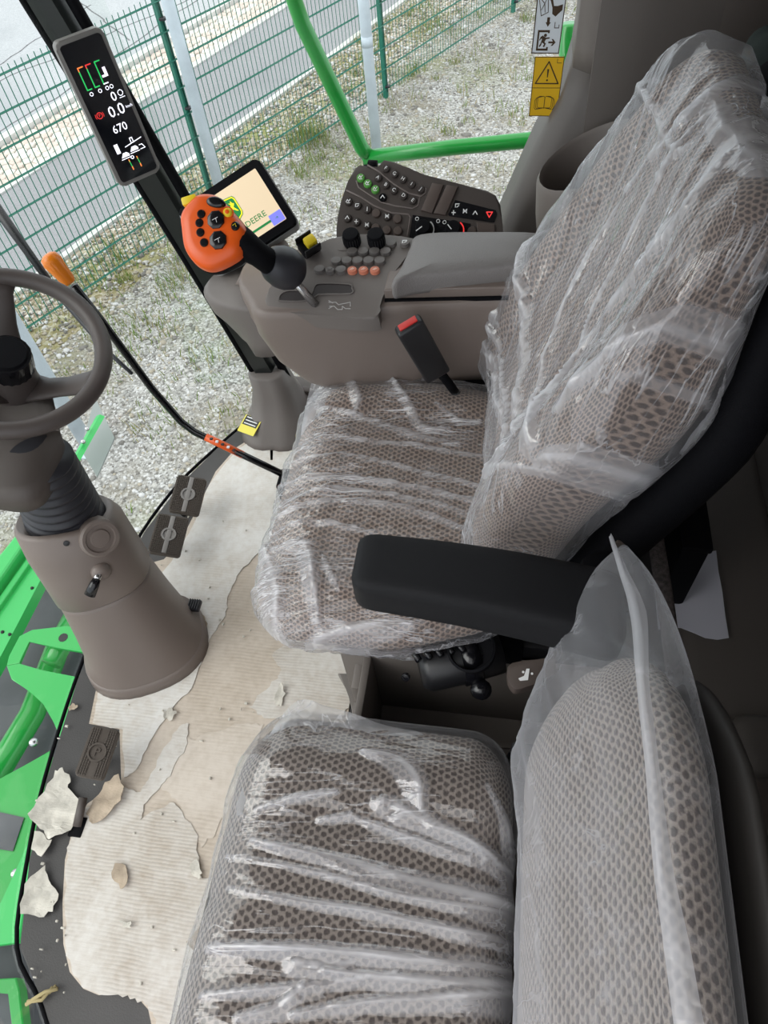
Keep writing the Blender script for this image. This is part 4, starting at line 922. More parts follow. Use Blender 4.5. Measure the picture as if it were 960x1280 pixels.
bdir = (bc-n1).normalized(); Mb = frame(bc, bdir, (0, 0, 1))
obj('boot', lathe([(.001, -.040), (.022, -.040), (.030, -.030), (.036, -.012), (.0365, .004), (.032, .020), (.020, .031), (.012, .034), (.001, .034)], 28), RUB, J, M=Mb)
s0, s1 = at(*Z2(675, 690), .805), at(*Z2(782, 808), .762)
obj('shaft', tube([bc, s0, s1], .0075, 14), CHROME, J)

# ================================================================== TOUCH MONITOR
MO = V((-.54, 1.244, .802))*1.0; MO = EYE+(V((-.595, 1.3698, .7227))-EYE)*.905
Mm = frame_uv(MO, (.806, .518, .287), (-.580, .594, .558)); MW, MH = .190, .150
t = thing('touch_monitor', 'tilted black touch monitor with cream logo screen behind the orange lever', 'monitor', MO-V((0, 0, .08)))
obj('bezel', prism(rrect(MW, MH, .010), -.020, 0, .004), BLACKM, t, M=Mm)
obj('back_shell', prism(rrect(MW+.006, MH+.004, .012), -.034, -.012, .004), mat('silver_plastic', (.32, .32, .32), .4), t, M=Mm)
CREAM = mat('lit_screen_cream', (.55, .44, .30), .3, emit=.62)
obj('screen', prism(rrect(MW-.030, MH-.034, .002), 0, .0008), CREAM, t, smooth=False, M=Mm)
Mq = Mm @ T(0, 0, .0009)
obj('arm', tube([Mm @ V((.02, -.03, -.03)), Mm @ V((.03, -.06, -.07)), V((-.50, 1.13, .70))], [.03, .035, .04], 12), TAUPE, t)
emb = [(-.021, .018), (-.018, .024), (0, .027), (.018, .024), (.021, .018), (.021, -.012), (.018, -.018), (0, -.028), (-.018, -.018), (-.021, -.012)]
E1 = (-.006, .014)
def at2(p, s=1): return [(E1[0]+x*s, E1[1]+y*s) for x, y in p]
DG, LY_ = em('logo_green', (.01, .20, .05), .35), em('logo_yellow', (.85, .70, .02), .5)
L1 = obj('emblem', prism(at2(emb), 0, .0004), DG, t, smooth=False, M=Mq)
obj('emblem_border', line2(at2(emb, .90), .0022, .0004, .0007, closed=True), LY_, L1, smooth=False, M=Mq)
deer = [(-.016, .0), (-.012, .006), (-.004, .007), (.004, .006), (.007, .010), (.004, .016), (.008, .013), (.010, .018), (.012, .012), (.015, .010), (.013, .007), (.010, .004), (.013, -.002), (.016, -.008), (.013, -.007), (.008, -.001), (.002, .0), (-.006, -.001), (-.010, -.008), (-.016, -.014), (-.014, -.007), (-.013, -.003)]
obj('leaping_deer', prism(at2(deer, .95), .0004, .0008), LY_, L1, smooth=False, M=Mq)
text('JOHN', .0165, 'lettering', DG, t, Mq @ T(-.042, -.026, 0)); text('DEERE', .0165, 'lettering', DG, t, Mq @ T(.028, -.026, 0))
obj('progress_bar', bx((.024, -.045, .0002), (.056, .0045, .0006)), DG, t, smooth=False, M=Mq)
sk = obj('soft_key', bx((.065, -.046, .0002), (.027, .022, .0006)), em('lit_blue', (.16, .17, .62), .6), t, smooth=False, M=Mq)
text('→', .008, 'arrow', DG, sk, Mq @ T(.065, -.046, .0006))

# ================================================================== SWITCH PANEL
PP = V((-.19, 1.235, .775)); PN = V((.0, -.60, .80)).normalized(); PF = frame(PP, PN, (0, .8, .6))
t = thing('switch_panel', 'brown curved switch panel with lettered keys and two climate dials beside the window', 'panel', PP-V((0, 0, .1)))
Z6 = lambda x, y: (410+x/4.174, 190+y/4.174)
PM = mat('panel_brown', (.060, .047, .042), .5, bump=.2, bscale=800); PK = mat('panel_key', (.043, .034, .031), .45); PB = mat('panel_blank', (.085, .062, .054), .5); PG = mat('key_green', (.10, .34, .06), .5)
po = [loc2(*Z6(x, y), PF) for x, y in ((45, 470), (44, 400), (52, 330), (70, 250), (105, 150), (140, 80), (165, 64), (215, 72), (262, 92), (274, 55), (292, 38), (340, 48), (420, 82), (500, 118), (590, 152), (710, 172), (830, 198), (875, 222), (900, 275), (912, 380), (914, 520), (500, 540), (50, 530))]
obj('shell', prism(po, -.030, 0, .004), PM, t, M=PF)
obj('stalk', tube([PF @ V((0, -.03, -.02)), PF @ V((.0, -.05, -.10)), V((-.19, 1.45, .55)), V((-.19, 1.50, .08))], .030, 12), DTAUPE, t)
obj('grip', tube([PF @ V((*loc2(*Z6(205, 60), PF), -.012)), PF @ V((*loc2(*Z6(250, 62), PF), -.012))], .012, 10), BLACKM, t)
seam = mat('panel_seam', (.17, .14, .13), .45)
for pl in ([(148, 150), (160, 185), (215, 222), (280, 262), (350, 282), (440, 296), (470, 280), (480, 235)], [(205, 68), (262, 100), (340, 165), (420, 215), (485, 232), (508, 215), (512, 190)], [(95, 200), (170, 235), (240, 280), (330, 318), (420, 325), (430, 340), (415, 440)]):
    obj('seam_bead', tube([PF @ V((*loc2(*Z6(x, y), PF), .0)) for x, y in pl], .0016, 6), seam, t)
kw = 1.36/887/4.174
def pkey(x, y, m, letter=None, sym=None, r=21):
    u, v = loc2(*Z6(x, y), PF); M_ = PF @ T(u, v, 0)
    o = obj('key', lathe([(r*kw*1.05, -.002), (r*kw, .003), (r*kw*.85, .0045), (.001, .005)], 18), m, t, M=M_)
    if letter: text(letter, r*kw*1.25, 'letter', WHITE, o, M_ @ T(0, 0, .005) @ Matrix.Rotation(-.55, 4, 'Z'), .0004)
    elif sym:
        sb = NB(); [line2([(a*r*kw*.5, b_*r*kw*.5) for a, b_ in pl], r*kw*.17, .005, .0058, bm=sb) for pl in sym]; obj('symbol', sb, WHITE, o, smooth=False, M=M_)
for (x, y), l in zip(((303, 90), (348, 118), (392, 145), (437, 172), (485, 198)), 'FGHIJ'): pkey(x, y, PK, l)
for (x, y), l in zip(((262, 138), (303, 175), (345, 203), (395, 232), (443, 257)), 'ABCDE'): pkey(x, y, PK, l)
for x, y in ((172, 138), (208, 168), (248, 198)): pkey(x, y, PG, None, S1, 22)
pkey(287, 240, BLKGL, None, S4, 22)
for i, (x, y) in enumerate(((108, 262), (155, 283), (207, 303), (310, 340), (103, 348), (150, 368), (205, 385))): pkey(x, y, PK, None, [S1, S2, [[(0, -.9), (0, .9)]], S5, S4, S3, S5][i], 22)
for x, y in ((253, 322), (363, 352), (250, 400), (308, 410), (365, 415), (752, 415)): pkey(x, y, PB, None, None, 24)
for q in ([(545, 165), (605, 175), (545, 325), (485, 310)], [(620, 175), (680, 185), (615, 335), (550, 325)]):
    obj('rocker_switch', prism([loc2(*Z6(x, y), PF) for x, y in q], -.002, .006, .003), PB, t, M=PF)
sp_ = obj('symbol_strip', prism([loc2(*Z6(x, y), PF) for x, y in ((664, 252), (875, 305), (882, 325), (868, 368), (850, 368), (632, 335), (628, 325))], -.001, .0012), BLKGL, t, smooth=False, M=PF)
for i, (x, y) in enumerate(((675, 280), (655, 318), (715, 310), (768, 320))):
    u, v = loc2(*Z6(x, y), PF); sb = NB(); [line2([(a*12*kw, b_*12*kw) for a, b_ in pl], 4*kw, .0012, .002, bm=sb) for pl in (S2, S3, S5, S4)[i]]; obj('symbol', sb, WHITE, sp_, smooth=False, M=PF @ T(u, v, 0) )
u, v = loc2(*Z6(842, 328), PF); hzd = obj('hazard_key', line2([(-.0055, .0045), (.0055, .0045), (0, -.0055)], .0016, .0012, .0026, closed=True), LR, sp_, smooth=False, M=PF @ T(u, v, 0))
cs = obj('climate_plate', prism([loc2(*Z6(x, y), PF) for x, y in ((442, 330), (745, 375), (738, 470), (420, 470))], -.001, .0012), BLKGL, t, smooth=False, M=PF)
for x, y, m in ((500, 408, WHITE), (655, 412, LR)):
    u, v = loc2(*Z6(x, y), PF); M_ = PF @ T(u, v, 0)
    o = obj('climate_dial', lathe([(44*kw, .001), (42*kw, .006), (38*kw, .018), (34*kw, .020), (.001, .020)], 28), BLACKM, t, M=M_)
    obj('pointer', line2([(-.010, .004) if m is LR else (-.012, -.009), (-.003, -.004) if m is LR else (-.002, -.001)], .0016, .0201, .0209), WHITE, o, smooth=False, M=M_)
    obj('scale_arc', line2([(53*kw*math.cos(a), 53*kw*math.sin(a)) for a in np.linspace(-1.2, .9, 10)], .0022, .0012, .0022), m, cs, smooth=False, M=M_)
for x, y in ((465, 350), (575, 362), (608, 368)):
    u, v = loc2(*Z6(x, y), PF); obj('symbol', line2(circ(9*kw, 8), .001, .0012, .002, closed=True), WHITE, cs, smooth=False, M=PF @ T(u, v, 0))
obj('storage_tray_lid', prism([loc2(*Z6(x, y), PF) for x, y in ((775, 368), (870, 380), (870, 470), (785, 470))], -.001, .003, .001), PB, t, smooth=False, M=PF)

# ================================================================== STICKERS ON THE SIDE WINDOW
SY = 1.5105
def wst(pts): return [aty(x, y, SY) for x, y in pts]
def wframe(tl, tr, bl, y=SY):
    a, b, c = aty(*tl, y), aty(*tr, y), aty(*bl, y); u = b-a; v = a-c; return a, u, v
a, u, v = wframe((664.6, 71), (702, 71), (664.6, 145)); W1, H1 = u.length, v.length
Mt = frame_uv(a+(u-v)/2, u, v)
t = thing('warning_sticker', 'yellow warning sticker with triangle and open manual on the side window', 'sticker', Mt.translation)
obj('backing', prism(rrect(W1, H1, .002), -.0006, 0), mat('sticker_yellow', (.86, .50, .008), .5), t, smooth=False, M=Mt)
PR = mat('sticker_print', (.06, .03, .01), .6)
def st(name, bm, m=PR): return obj(name, bm, m, t, smooth=False, M=Mt)
hx_, hy_ = W1/2, H1/2
st('border', line2([(-hx_+.0008, -hy_+.0008), (hx_-.0008, -hy_+.0008), (hx_-.0008, hy_-.0008), (-hx_+.0008, hy_-.0008)], .0012, 0, .0003, closed=True)); st('divider', line2([(-hx_, -.001), (hx_, -.001)], .001, 0, .0003))
st('triangle', line2([(0, hy_*.84), (-hx_*.78, hy_*.13), (hx_*.78, hy_*.13)], .0022, 0, .0003, closed=True))
st('exclamation_mark', prism([(-.0018, hy_*.60), (.0018, hy_*.60), (.0008, hy_*.33), (-.0008, hy_*.33)], 0, .0003)); st('exclamation_dot', prism(circ(.0018, 10, 0, hy_*.24), 0, .0003))
bk = NB()
for s in (-1, 1):
    for k in range(3): line2([(0, -hy_*.70+k*.0), (s*hx_*(.40+.10*k), -hy_*(.70+.03*k)), (s*hx_*(.48+.10*k), -hy_*(.66+.02*k)), (s*hx_*(.48+.10*k), -hy_*(.36+.04*k)), (s*hx_*(.38+.10*k), -hy_*(.30+.03*k)), (s*hx_*.08, -hy_*.30), (0, -hy_*.34)], .0008, 0, .0003, bm=bk)
line2([(0, -hy_*.34), (0, -hy_*.72)], .0012, 0, .0003, bm=bk); st('open_book', bk)
st('corner_mark', line2([(hx_*.55, hy_*.93), (hx_*.55, hy_*.80), (hx_*.85, hy_*.80)], .0008, 0, .0003))
a, u, v = wframe((669.5, 0), (706, 0), (669.5, 66.5)); a = a+v*.55; v = v*1.55; W2, H2 = u.length, v.length
Mt = frame_uv(a+(u-v)/2, u, v); PR = BLACK
t = thing('exit_sticker', 'white emergency exit sticker with hammer and running figure on the side window', 'sticker', Mt.translation)
obj('backing', prism(rrect(W2, H2, .002), -.0006, 0), mat('sticker_white', (.80, .84, .88), .5), t, smooth=False, M=Mt)
hx_, hy_ = W2/2, H2/2
st('border', line2([(-hx_+.0008, -hy_+.0008), (hx_-.0008, -hy_+.0008), (hx_-.0008, hy_-.0008), (-hx_+.0008, hy_-.0008)], .0018, 0, .0003, closed=True))
def sp(x, y):  # from the 8x zoom of the sticker
    return ((x-380)/290*W2, -hy_+(530-y)/290*W2)
st('broken_pane', line2([sp(250, 0), sp(340, -20), sp(362, 150), sp(295, 182)], .0011, 0, .0003, closed=True)); st('crack', line2([sp(262, 20), sp(318, 75), sp(290, 130)], .0011, 0, .0003)); st('crack', line2([sp(318, 75), sp(330, 150)], .0011, 0, .0003)); st('crack', line2([sp(318, 75), sp(345, 0)], .0011, 0, .0003))
st('hammer', prism([sp(*q) for q in ((340, 10), (385, 5), (412, 95), (450, 95), (500, 80), (500, 130), (440, 188), (405, 165), (398, 110), (372, 45), (345, 40))], 0, .0003))
st('down_arrow', prism([sp(*q) for q in ((360, 195), (388, 195), (388, 240), (400, 240), (374, 280), (348, 240), (360, 240))], 0, .0003))
st('small_mark', line2([sp(445, 240), sp(445, 290), sp(488, 290), sp(488, 262)], .0012, 0, .0003))
st('door_frame', prism([sp(*q) for q in ((280, 310), (402, 310), (402, 338), (384, 338), (384, 330), (298, 330), (298, 482), (384, 482), (384, 468), (402, 468), (402, 502), (280, 502))], 0, .0003))
st('figure_head', prism([(sp(362, 358)[0]+.0028*math.cos(a_), sp(362, 358)[1]+.0028*math.sin(a_)) for a_ in np.linspace(0, 6.1, 10)], 0, .0003))
st('running_figure', prism([sp(*q) for q in ((335, 360), (352, 372), (372, 380), (408, 376), (408, 388), (372, 394), (360, 420), (376, 436), (362, 470), (348, 462), (358, 440), (336, 425), (326, 455), (312, 470), (306, 458), (318, 440), (332, 392), (320, 390), (308, 410), (304, 400), (316, 372))], 0, .0003))
st('exit_arrow', prism([sp(*q) for q in ((400, 415), (445, 415), (430, 392), (446, 392), (475, 424), (446, 456), (430, 456), (445, 432), (400, 432))], 0, .0003))

# ================================================================== SEAT BELT BUCKLE
t = thing('belt_buckle', 'black seat belt buckle with red button beside the console', 'buckle', at(552, 470, .56))
b0, b1, b2_ = aty(514, 412, .962), aty(543, 462, .985), aty(560, 478, 1.0)
Mk = frame_uv((b0+b1)/2, (b1-b0).cross(V((.25, -1, .55))), (b0-b1)); L_ = (b0-b1).length
obj('housing', bx((0, 0, 0), (.050, L_*1.25, .026), .006, 3), BLACK, t, M=Mk)
obj('release_button', bx((0, L_*.625+.0005, .001), (.034, .004, .014), .001), mat('red_button', (.55, .03, .025), .4), t, M=Mk)
obj('stalk', tube([b1+V((.0, .01, .0)), b2_, b2_+V((.02, .02, -.06))], .009, 8), BLACKM, t)

# ================================================================== DRIVER SEAT
DS = thing('driver_seat', 'brown dotted fabric driver seat with black armrest and reclined backrest', 'seat', (-.08, .82, 0))
def g2(x, w): return math.exp(-(x/w)**2)
def sstep(x, a, b): t = min(1, max(0, (x-a)/(b-a))); return t*t*(3-2*t)
def dcush(off):
    def f(q, p):
        x, y, z = q
        top = z > 0
        ry = y/.295
        if x < 0: x = x*(1-.16*ry**4)
        zz = z
        y *= 1-(.17 if y < 0 else .10)*sstep(x, 0, .22)
        if top:
            zz += .020*sstep(abs(y), .13, .24)-.008*g2(abs(y)-.165, .008)*(off == 0)*(1 if x > -.15 else .3)-.005*g2(x+.10, .01)*(abs(y) < .165)*(off == 0)
            zz -= .030*sstep(-x, .10, .26); zz += .012*(1-ry*ry)
        else: y *= .93; x *= .96
        return V((-.175+x, .785+y, .475+zz))
    return f
obj('cushion', cushion((.232, .298, .074), (.085, .10, .062), .009, dcush(0)), SEAT, DS)
BU = V((.36, 0, .933)).normalized(); BN = V((-.933, 0, .36)).normalized(); BC = V((.150, .845, .850))
def bpt(w_, h, n): return BC + V((0, w_, 0)) + BU*h + BN*n
def dback(off):
    def f(q, p):
        # box axes: x thickness (front +), y width, z height
        x, y, z = q; k = 1.0 - .10*sstep(z, -.05, .33) - .05*sstep(-z, .15, .32)
        y = y*(k-.13*sstep(z, .05, .33))+.030*sstep(z, .05, .33)
        if x > 0: x += .034*sstep(abs(y), .12, .23)*(1-.55*sstep(z, .1, .3)) - .006*g2(abs(y)-.16, .008)*(off == 0) - .006*g2(z-.20, .009)*(off == 0)*(abs(y) < .16)
        x += .02*g2(z+.12, .14)
        if x < 0: x *= 1-.72*sstep(z, .08, .30)
        return bpt(y, z, x)
    return f
obj('backrest', cushion((.060, .262, .318), (.05, .075, .085),   .0095, dback(0), main=0), SEAT, DS)
def shellf(q, p):
    x, y, z = q; k = 1.0-.10*sstep(z, -.05, .33)-.05*sstep(-z, .15, .32); return bpt(y*(k-.13*sstep(z, .05, .33))+.030*sstep(z, .05, .33), z, (x-.095)*(1-.42*sstep(z, .08, .30)))
obj('back_shell', cushion((.040, .266, .325), (.03, .05, .06), .03, shellf), BLACKM, DS)
obj('shell_badge', bx((0, 0, 0), (.004, .012, .035), .001), DTAUPE, DS, M=frame_uv(bpt(-.262, -.12, -.085), (0, -1, .0), BU))
# left armrest
A0, A1 = V((-.172, .478, .758)), V((.172, .462, .718)); ad = (A1-A0)
def armf(q, p):
    x, y, z = q; t_ = (x+.19)/.38
    z -= .012*math.sin(t_*math.pi)*(-1); return A0+ad*t_+V((0, y*(.93+.2*t_)+.0, z*(1+.10*t_)))
obj('armrest', cushion((.19, .046, .035), (.030, .016, .012), .009, armf), FOAM, DS)
obj('arm_pivot', tube([V((.16, .50, .69)), V((.16, .56, .69))], .035, 16), BLACKM, DS)
obj('pedestal', bx((-.06, .80, .20), (.42, .40, .36), .03), BLACKM, DS)
obj('slide_rail', bx((-.06, .60, .355), (.40, .05, .05), .01), BLACK, DS); obj('slide_rail', bx((-.06, 1.0, .355), (.40, .05, .05), .01), BLACK, DS)
obj('side_skirt', bx((-.10, .575, .35), (.34, .03, .10), .01), BLACKM, DS)
# adjuster pod and recline paddle below the armrest
ad0, ad1 = at(525, 838, .43), at(625, 815, .43)
pod = obj('adjuster_pod', tube([ad0, ad0*.9+ad1*.1, ad0*.45+ad1*.55, ad1], [.030, .039, .040, .036], 20), BLACK, DS)
obj('pod_collar', tube([ad0*.5+ad1*.5, ad0*.28+ad1*.72], [.043, .043], 20), BLKGL, pod)
obj('pod_cup', lathe([(.036, -.02), (.040, .012), (.036, .014), (.033, -.01), (.001, -.012)], 24), BLACKM, pod, M=frame(at(590, 812, .475), (-.15, -.25, 1), (0, 1, 0)))
for x, y in ((508, 845), (572, 832)): obj('pod_button', lathe([(.007, 0), (.007, .006), (.001, .007)], 12), BLKGL, pod, M=frame(at(x, y, .455), (-.2, -.8, .5), (0, 0, 1)))
for k in range(5): obj('pod_rib', tube([at(515+k*14, 812-k*2, .475), at(524+k*14, 826-k*3, .475)], .006, 6), BLKGL, pod)
obj('pod_knob', tube([at(600, 862, .40), at(602, 862, .425)], .017, 14), BLKGL, pod)
pdl = pg([(634, 846), (640, 830), (685, 824), (692, 814), (694, 832), (690, 846), (652, 862), (640, 860)], .47)
Pd = obj('recline_paddle', prism(smooth_poly(pdl, 3), .455, .475, .005), mat('paddle_brown', (.085, .066, .058), .5), DS)
ic = pg([(648, 848), (655, 845), (658, 836), (662, 836), (660, 850), (650, 851)], .476); obj('seat_symbol', prism(ic, .4755, .4765), WHITE, Pd, smooth=False)
for x, y in ((654, 840), (665, 842)): obj('symbol_dot', prism([(at(x, y, .476).x+.002*math.cos(a), at(x, y, .476).y+.002*math.sin(a)) for a in np.linspace(0, 5.5, 8)], .4755, .4765), WHITE, Pd, smooth=False)

# ================================================================== PASSENGER SEAT
PS = thing('passenger_seat', 'low grey brown dotted fabric passenger seat nearest the camera', 'seat', (-.1, .09, 0))
def pcush(off):
    def f(q, p):
        x, y, z = q; ry = y/.29
        if x < 0: x = x*(1-.10*max(0, ry)**4)
        zz = z
        if z > 0:
            zz += .016*sstep(y, .10, .22)-.016*sstep(-x, .10, .25)
            if off == 0: zz -= .010*g2(y-(.14-.12*sstep(-x, .05, .2)), .012)
        return V((-.155+x, .09+y, .415+zz))
    return f
obj('cushion', cushion((.215, .292, .060), (.075, .11, .055), .0095, pcush(0)), SEAT2, PS)
QU = V((.14, 0, .99)).normalized(); QN = V((-.99, 0, .14)).normalized(); QC = V((.146, .085, .700))
def qpt(w_, h, n): return QC+V((0, w_, 0))+QU*h+QN*n
def pback(off):
    def f(q, p):
        x, y, z = q; y *= 1-.07*sstep(z, .0, .22); z -= .05*sstep(y, .12, .28)*sstep(z, 0, .15); return qpt(y, z, x*(1-.32*sstep(z, 0, .2))+.012*g2(z+.05, .12))
    return f
obj('backrest', cushion((.052, .295, .225), (.045, .10, .075), .0095, pback(0), main=0), SEAT2, PS)
obj('back_panel', cushion((.012, .28, .215), (.010, .08, .06), .03, lambda q, p: qpt(q[1]*(1-.07*sstep(q[2], 0, .22)), q[2]-.05*sstep(q[1], .12, .28)*sstep(q[2], 0, .15), q[0]-.060)), mat('back_panel_dark', (.026, .023, .021), .6), PS)
obj('base_box', bx((-.10, .02, .17), (.44, .60, .34), .02), DTAUPE, PS)
# tray between the seats
TR = thing('storage_tray', 'dark open storage tray on the floor between the two seats', 'tray', (-.05, .46, 0))
TM = mat('tray_brown', (.17, .15, .137), .6)
obj('floor_panel', bx((-.03, .45, .06), (.48, .22, .02), .003), TM, TR); obj('front_wall', bx((-.215, .45, .19), (.015, .22, .25), .004), TM, TR); obj('rear_wall', bx((.22, .45, .22), (.02, .22, .30), .004), TM, TR)
obj('side_wall', bx((-.03, .565, .20), (.48, .012, .28), .003), TM, TR); obj('side_wall', bx((-.03, .335, .16), (.48, .012, .22), .003), TM, TR)
obj('ridge', bx((-.02, .50, .075), (.44, .012, .012), .003), TM, TR); obj('ridge', bx((-.02, .44, .075), (.44, .012, .012), .003), TM, TR)
bf = thing('floor_bracket', 'brown folded floor bracket in front of the driver seat', 'bracket', (-.26, .60, 0))
obj('flange', prism(pg([(422, 841), (464, 842), (474, 893), (500, 905), (440, 892), (438, 870)], .05), .03, .05, .004), TM, bf, smooth=False)
obj('riser', bx((-.235, .58, .14), (.02, .14, .26), .004), TM, bf); obj('clip', bx(at(450, 888, .055), (.014, .03, .012), .003), mat('clip_grey', (.30, .28, .25), .5), bf)
lt = thing('seat_latch', 'black latch beside the passenger backrest in the tray', 'latch', at(652, 945, .42))
l0 = at(652, 945, .43); obj('housing', bx(l0, (.035, .028, .05), .006), BLACK, lt); obj('lever', tube([l0+V((-.012, 0, .02)), l0+V((-.02, .0, -.03))], .006, 8), BLKGL, lt)

# woven strap behind the armrest
STR = mat('woven_strap', (.075, .062, .060), .9, bump=.9, bscale=500, var=.5, vscale=180)
sp_ = [at(812, 625, .62), at(822, 690, .60), at(830, 740, .58), at(838, 800, .54), at(842, 850, .50), at(834, 905, .46)]
so_ = obj('belt_strap', tube(spline(sp_, 6), .013, 10, flat=(1, .45)), STR); tag(so_, 'dark woven seat belt strap hanging behind the black armrest', 'strap')
# dark garment slung behind the backrest
JK = mat('dark_cloth', (.010, .018, .015), .9, bump=.4, bscale=300)
jc = at(972, 92, 1.09); b = cushion((.05, .07, .05), (.045, .06, .045), .010, lambda q, p: jc+V((q[0]+.012*nz(q[1]*18, q[2]*18, 5), q[1], q[2]+.012*nz(q[0]*22, q[1]*22, 2))))
tag(obj('jacket', b, JK), 'dark green jacket bunched behind the top of the driver backrest', 'jacket')
jc2 = at(985, 190, 1.10); b = cushion((.035, .040, .032), (.033, .038, .030), .008, lambda q, p: jc2+V((q[0], q[1], q[2]+.006*nz(q[0]*30, q[1]*30, 2))))
tag(obj('cap', b, BLACKM), 'black cap lying against the left top of the driver backrest', 'cap')

# ================================================================== CLEAR PLASTIC COVERS
bpy.context.view_layer.update()
KID = {o.name: o for o in DS.children}; d_cush, d_back = KID['cushion'], KID['backrest']
KID = {o.name.split('.')[0]: o for o in PS.children}; p_cush, p_back = KID['cushion'], KID['backrest']
def wrink(x, y, seed, ax, ay, amp):
    return amp*(max(0, ridged(x*ax, y*ay, seed))**3*.9 + .5*max(0, ridged(x*ax*2.3+3, y*ay*2.1, seed+9))**4) - amp*.5
def onto(pts, o, lift=.006, fallz=None):
    out = []
    for x, y in pts:
        p, n = hit(x, y, o)
        if p is None and fallz is not None: p = at(x, y, fallz); n = V((0, 0, 1))
        if p is not None: out.append(p+n*lift)
    return out
def fold_in(o, folds, n, seed=0):
    'raise pinched folds out of a finished cover along 3d polylines and mark them in the attribute "fold"'
    me = o.data; N = len(me.vertices); co = np.empty(N*3); me.vertices.foreach_get('co', co); co = co.reshape(-1, 3); base = np.array(wl(o)); n = np.array(n)
    F_ = np.zeros(N); Hh = np.zeros(N)
    for k, (pts, wds, ht) in enumerate(folds):
        if len(pts) < 2: continue
        P = np.array([tuple(p) for p in spline(pts, 6)])-base; m = len(P)
        W = np.interp(np.linspace(0, 1, m), np.linspace(0, 1, len(wds)), wds)
        best = np.full(N, 9.); bw = np.full(N, .01); sgn = np.zeros(N); tt = np.zeros(N)
        for i in range(m-1):
            a, b = P[i], P[i+1]; d = b-a; L = d.dot(d)+1e-12
            t_ = np.clip(((co-a)@d)/L, 0, 1); v = co-(a+t_[:, None]*d); v = v-np.outer(v@n, n); ds = np.linalg.norm(v, axis=1); s_ = v@np.cross(n, d/np.sqrt(L))
            u = ds < best; best[u] = ds[u]; bw[u] = (W[i]*(1-t_)+W[i+1]*t_)[u]; sgn[u] = s_[u]; tt[u] = (i+t_[u])/m
        # one sharp flank, one slack flank
        w_ = np.where(sgn > 0, bw*.35, bw*1.0)+.0015
        pr = np.clip(1-best/w_, 0, 1)
        j = .8+.4*np.sin(tt*11+k*2.1)*np.sin(tt*5+k)
        Hh = np.maximum(Hh, ht*pr*np.clip(j, .3, 1.2)); F_ = np.maximum(F_, np.clip(pr*7, 0, 1)*(.30+.12*np.clip(j, 0, 1))+.58*np.clip((pr-.72)/.2, 0, 1)*np.clip(j, .2, 1))  # fill for doubled film, bright crest line painted in
    co += Hh[:, None]*n; me.vertices.foreach_set('co', co.reshape(-1))
    at_ = me.attributes.new('fold', 'FLOAT', 'POINT'); at_.data.foreach_set('value', F_.astype(np.float32)); me.update()
GRP = 'clear plastic seat covers'
def dcov(q, p):
    v = dcush(1)(q, p); x, y, z = q
    if z > -.05: v.z += wrink(x+.12*y, y+.35*x*x-.25*x, 3, 3.2, 34, .008)*(.5+.8*sstep(-x, -.2, .2)) + .003*nz(x*25, y*60, 4); v.x += .008*nz(x*20, y*30, z*20)
    else: v.y += .02*nz(x*14, z*10, 2)
    return v
c1 = obj('cushion_cover', cushion((.240, .310, .081), (.085, .10, .062), .0042, dcov, True), FILM, None, angle=180); tag(c1, 'crinkled clear plastic cover over the driver seat cushion', 'plastic cover', GRP)
fold_in(c1, [(onto(p, d_cush, .006, .54), w_, h) for p, w_, h in [
    ([(398, 515), (440, 520), (500, 540), (560, 556), (575, 558)], (.003, .008, .014, .008, .003), .008),
    ([(490, 480), (512, 505), (530, 538), (562, 540)], (.004, .016, .016, .005), .010),
    ([(375, 548), (450, 552), (520, 560), (632, 583)], (.003, .006, .008, .008), .007),
    ([(350, 600), (440, 600), (540, 615), (620, 640)], (.005, .010, .010, .010), .008),
    ([(340, 628), (430, 615), (530, 628), (610, 655)], (.003, .008, .008, .006), .006),
    ([(340, 645), (420, 628), (520, 640), (600, 672)], (.004, .008, .012, .006), .008),
    ([(335, 662), (400, 655), (470, 668)], (.004, .010, .004), .008),
    ([(337, 690), (350, 740), (345, 790), (362, 806)], (.020, .040, .030, .010), .014),
    ([(345, 690), (385, 685), (395, 730), (402, 775)], (.014, .026, .022, .014), .012),
    ([(440, 478), (450, 500), (448, 520)], (.012, .020, .004), .008),
    ([(365, 805), (430, 790), (515, 782)], (.010, .030, .010), .010),
    ([(405, 700), (420, 730), (424, 740)], (.004, .010, .003), .006),
    ([(360, 575), (420, 570), (500, 585), (600, 610)], (.003, .006, .006, .006), .006),
    ([(545, 505), (575, 530), (600, 532)], (.003, .010, .003), .006)]], (0, 0, 1))
def pcov(q, p):
    v = pcush(1)(q, p); x, y, z = q
    if z > -.04: v.z += wrink(x+.1*y, y+.16*x, 7, 2.0, 13, .0025) + .0015*nz(x*16, y*30, 4); v.x += .006*nz(x*12, y*20, z*20)
    return v
c2 = obj('cushion_cover', cushion((.222, .302, .066), (.075, .11, .055), .0033, pcov, True), FILM2, None, angle=180); tag(c2, 'clear plastic cover stretched in folds over the passenger seat cushion', 'plastic cover', GRP)
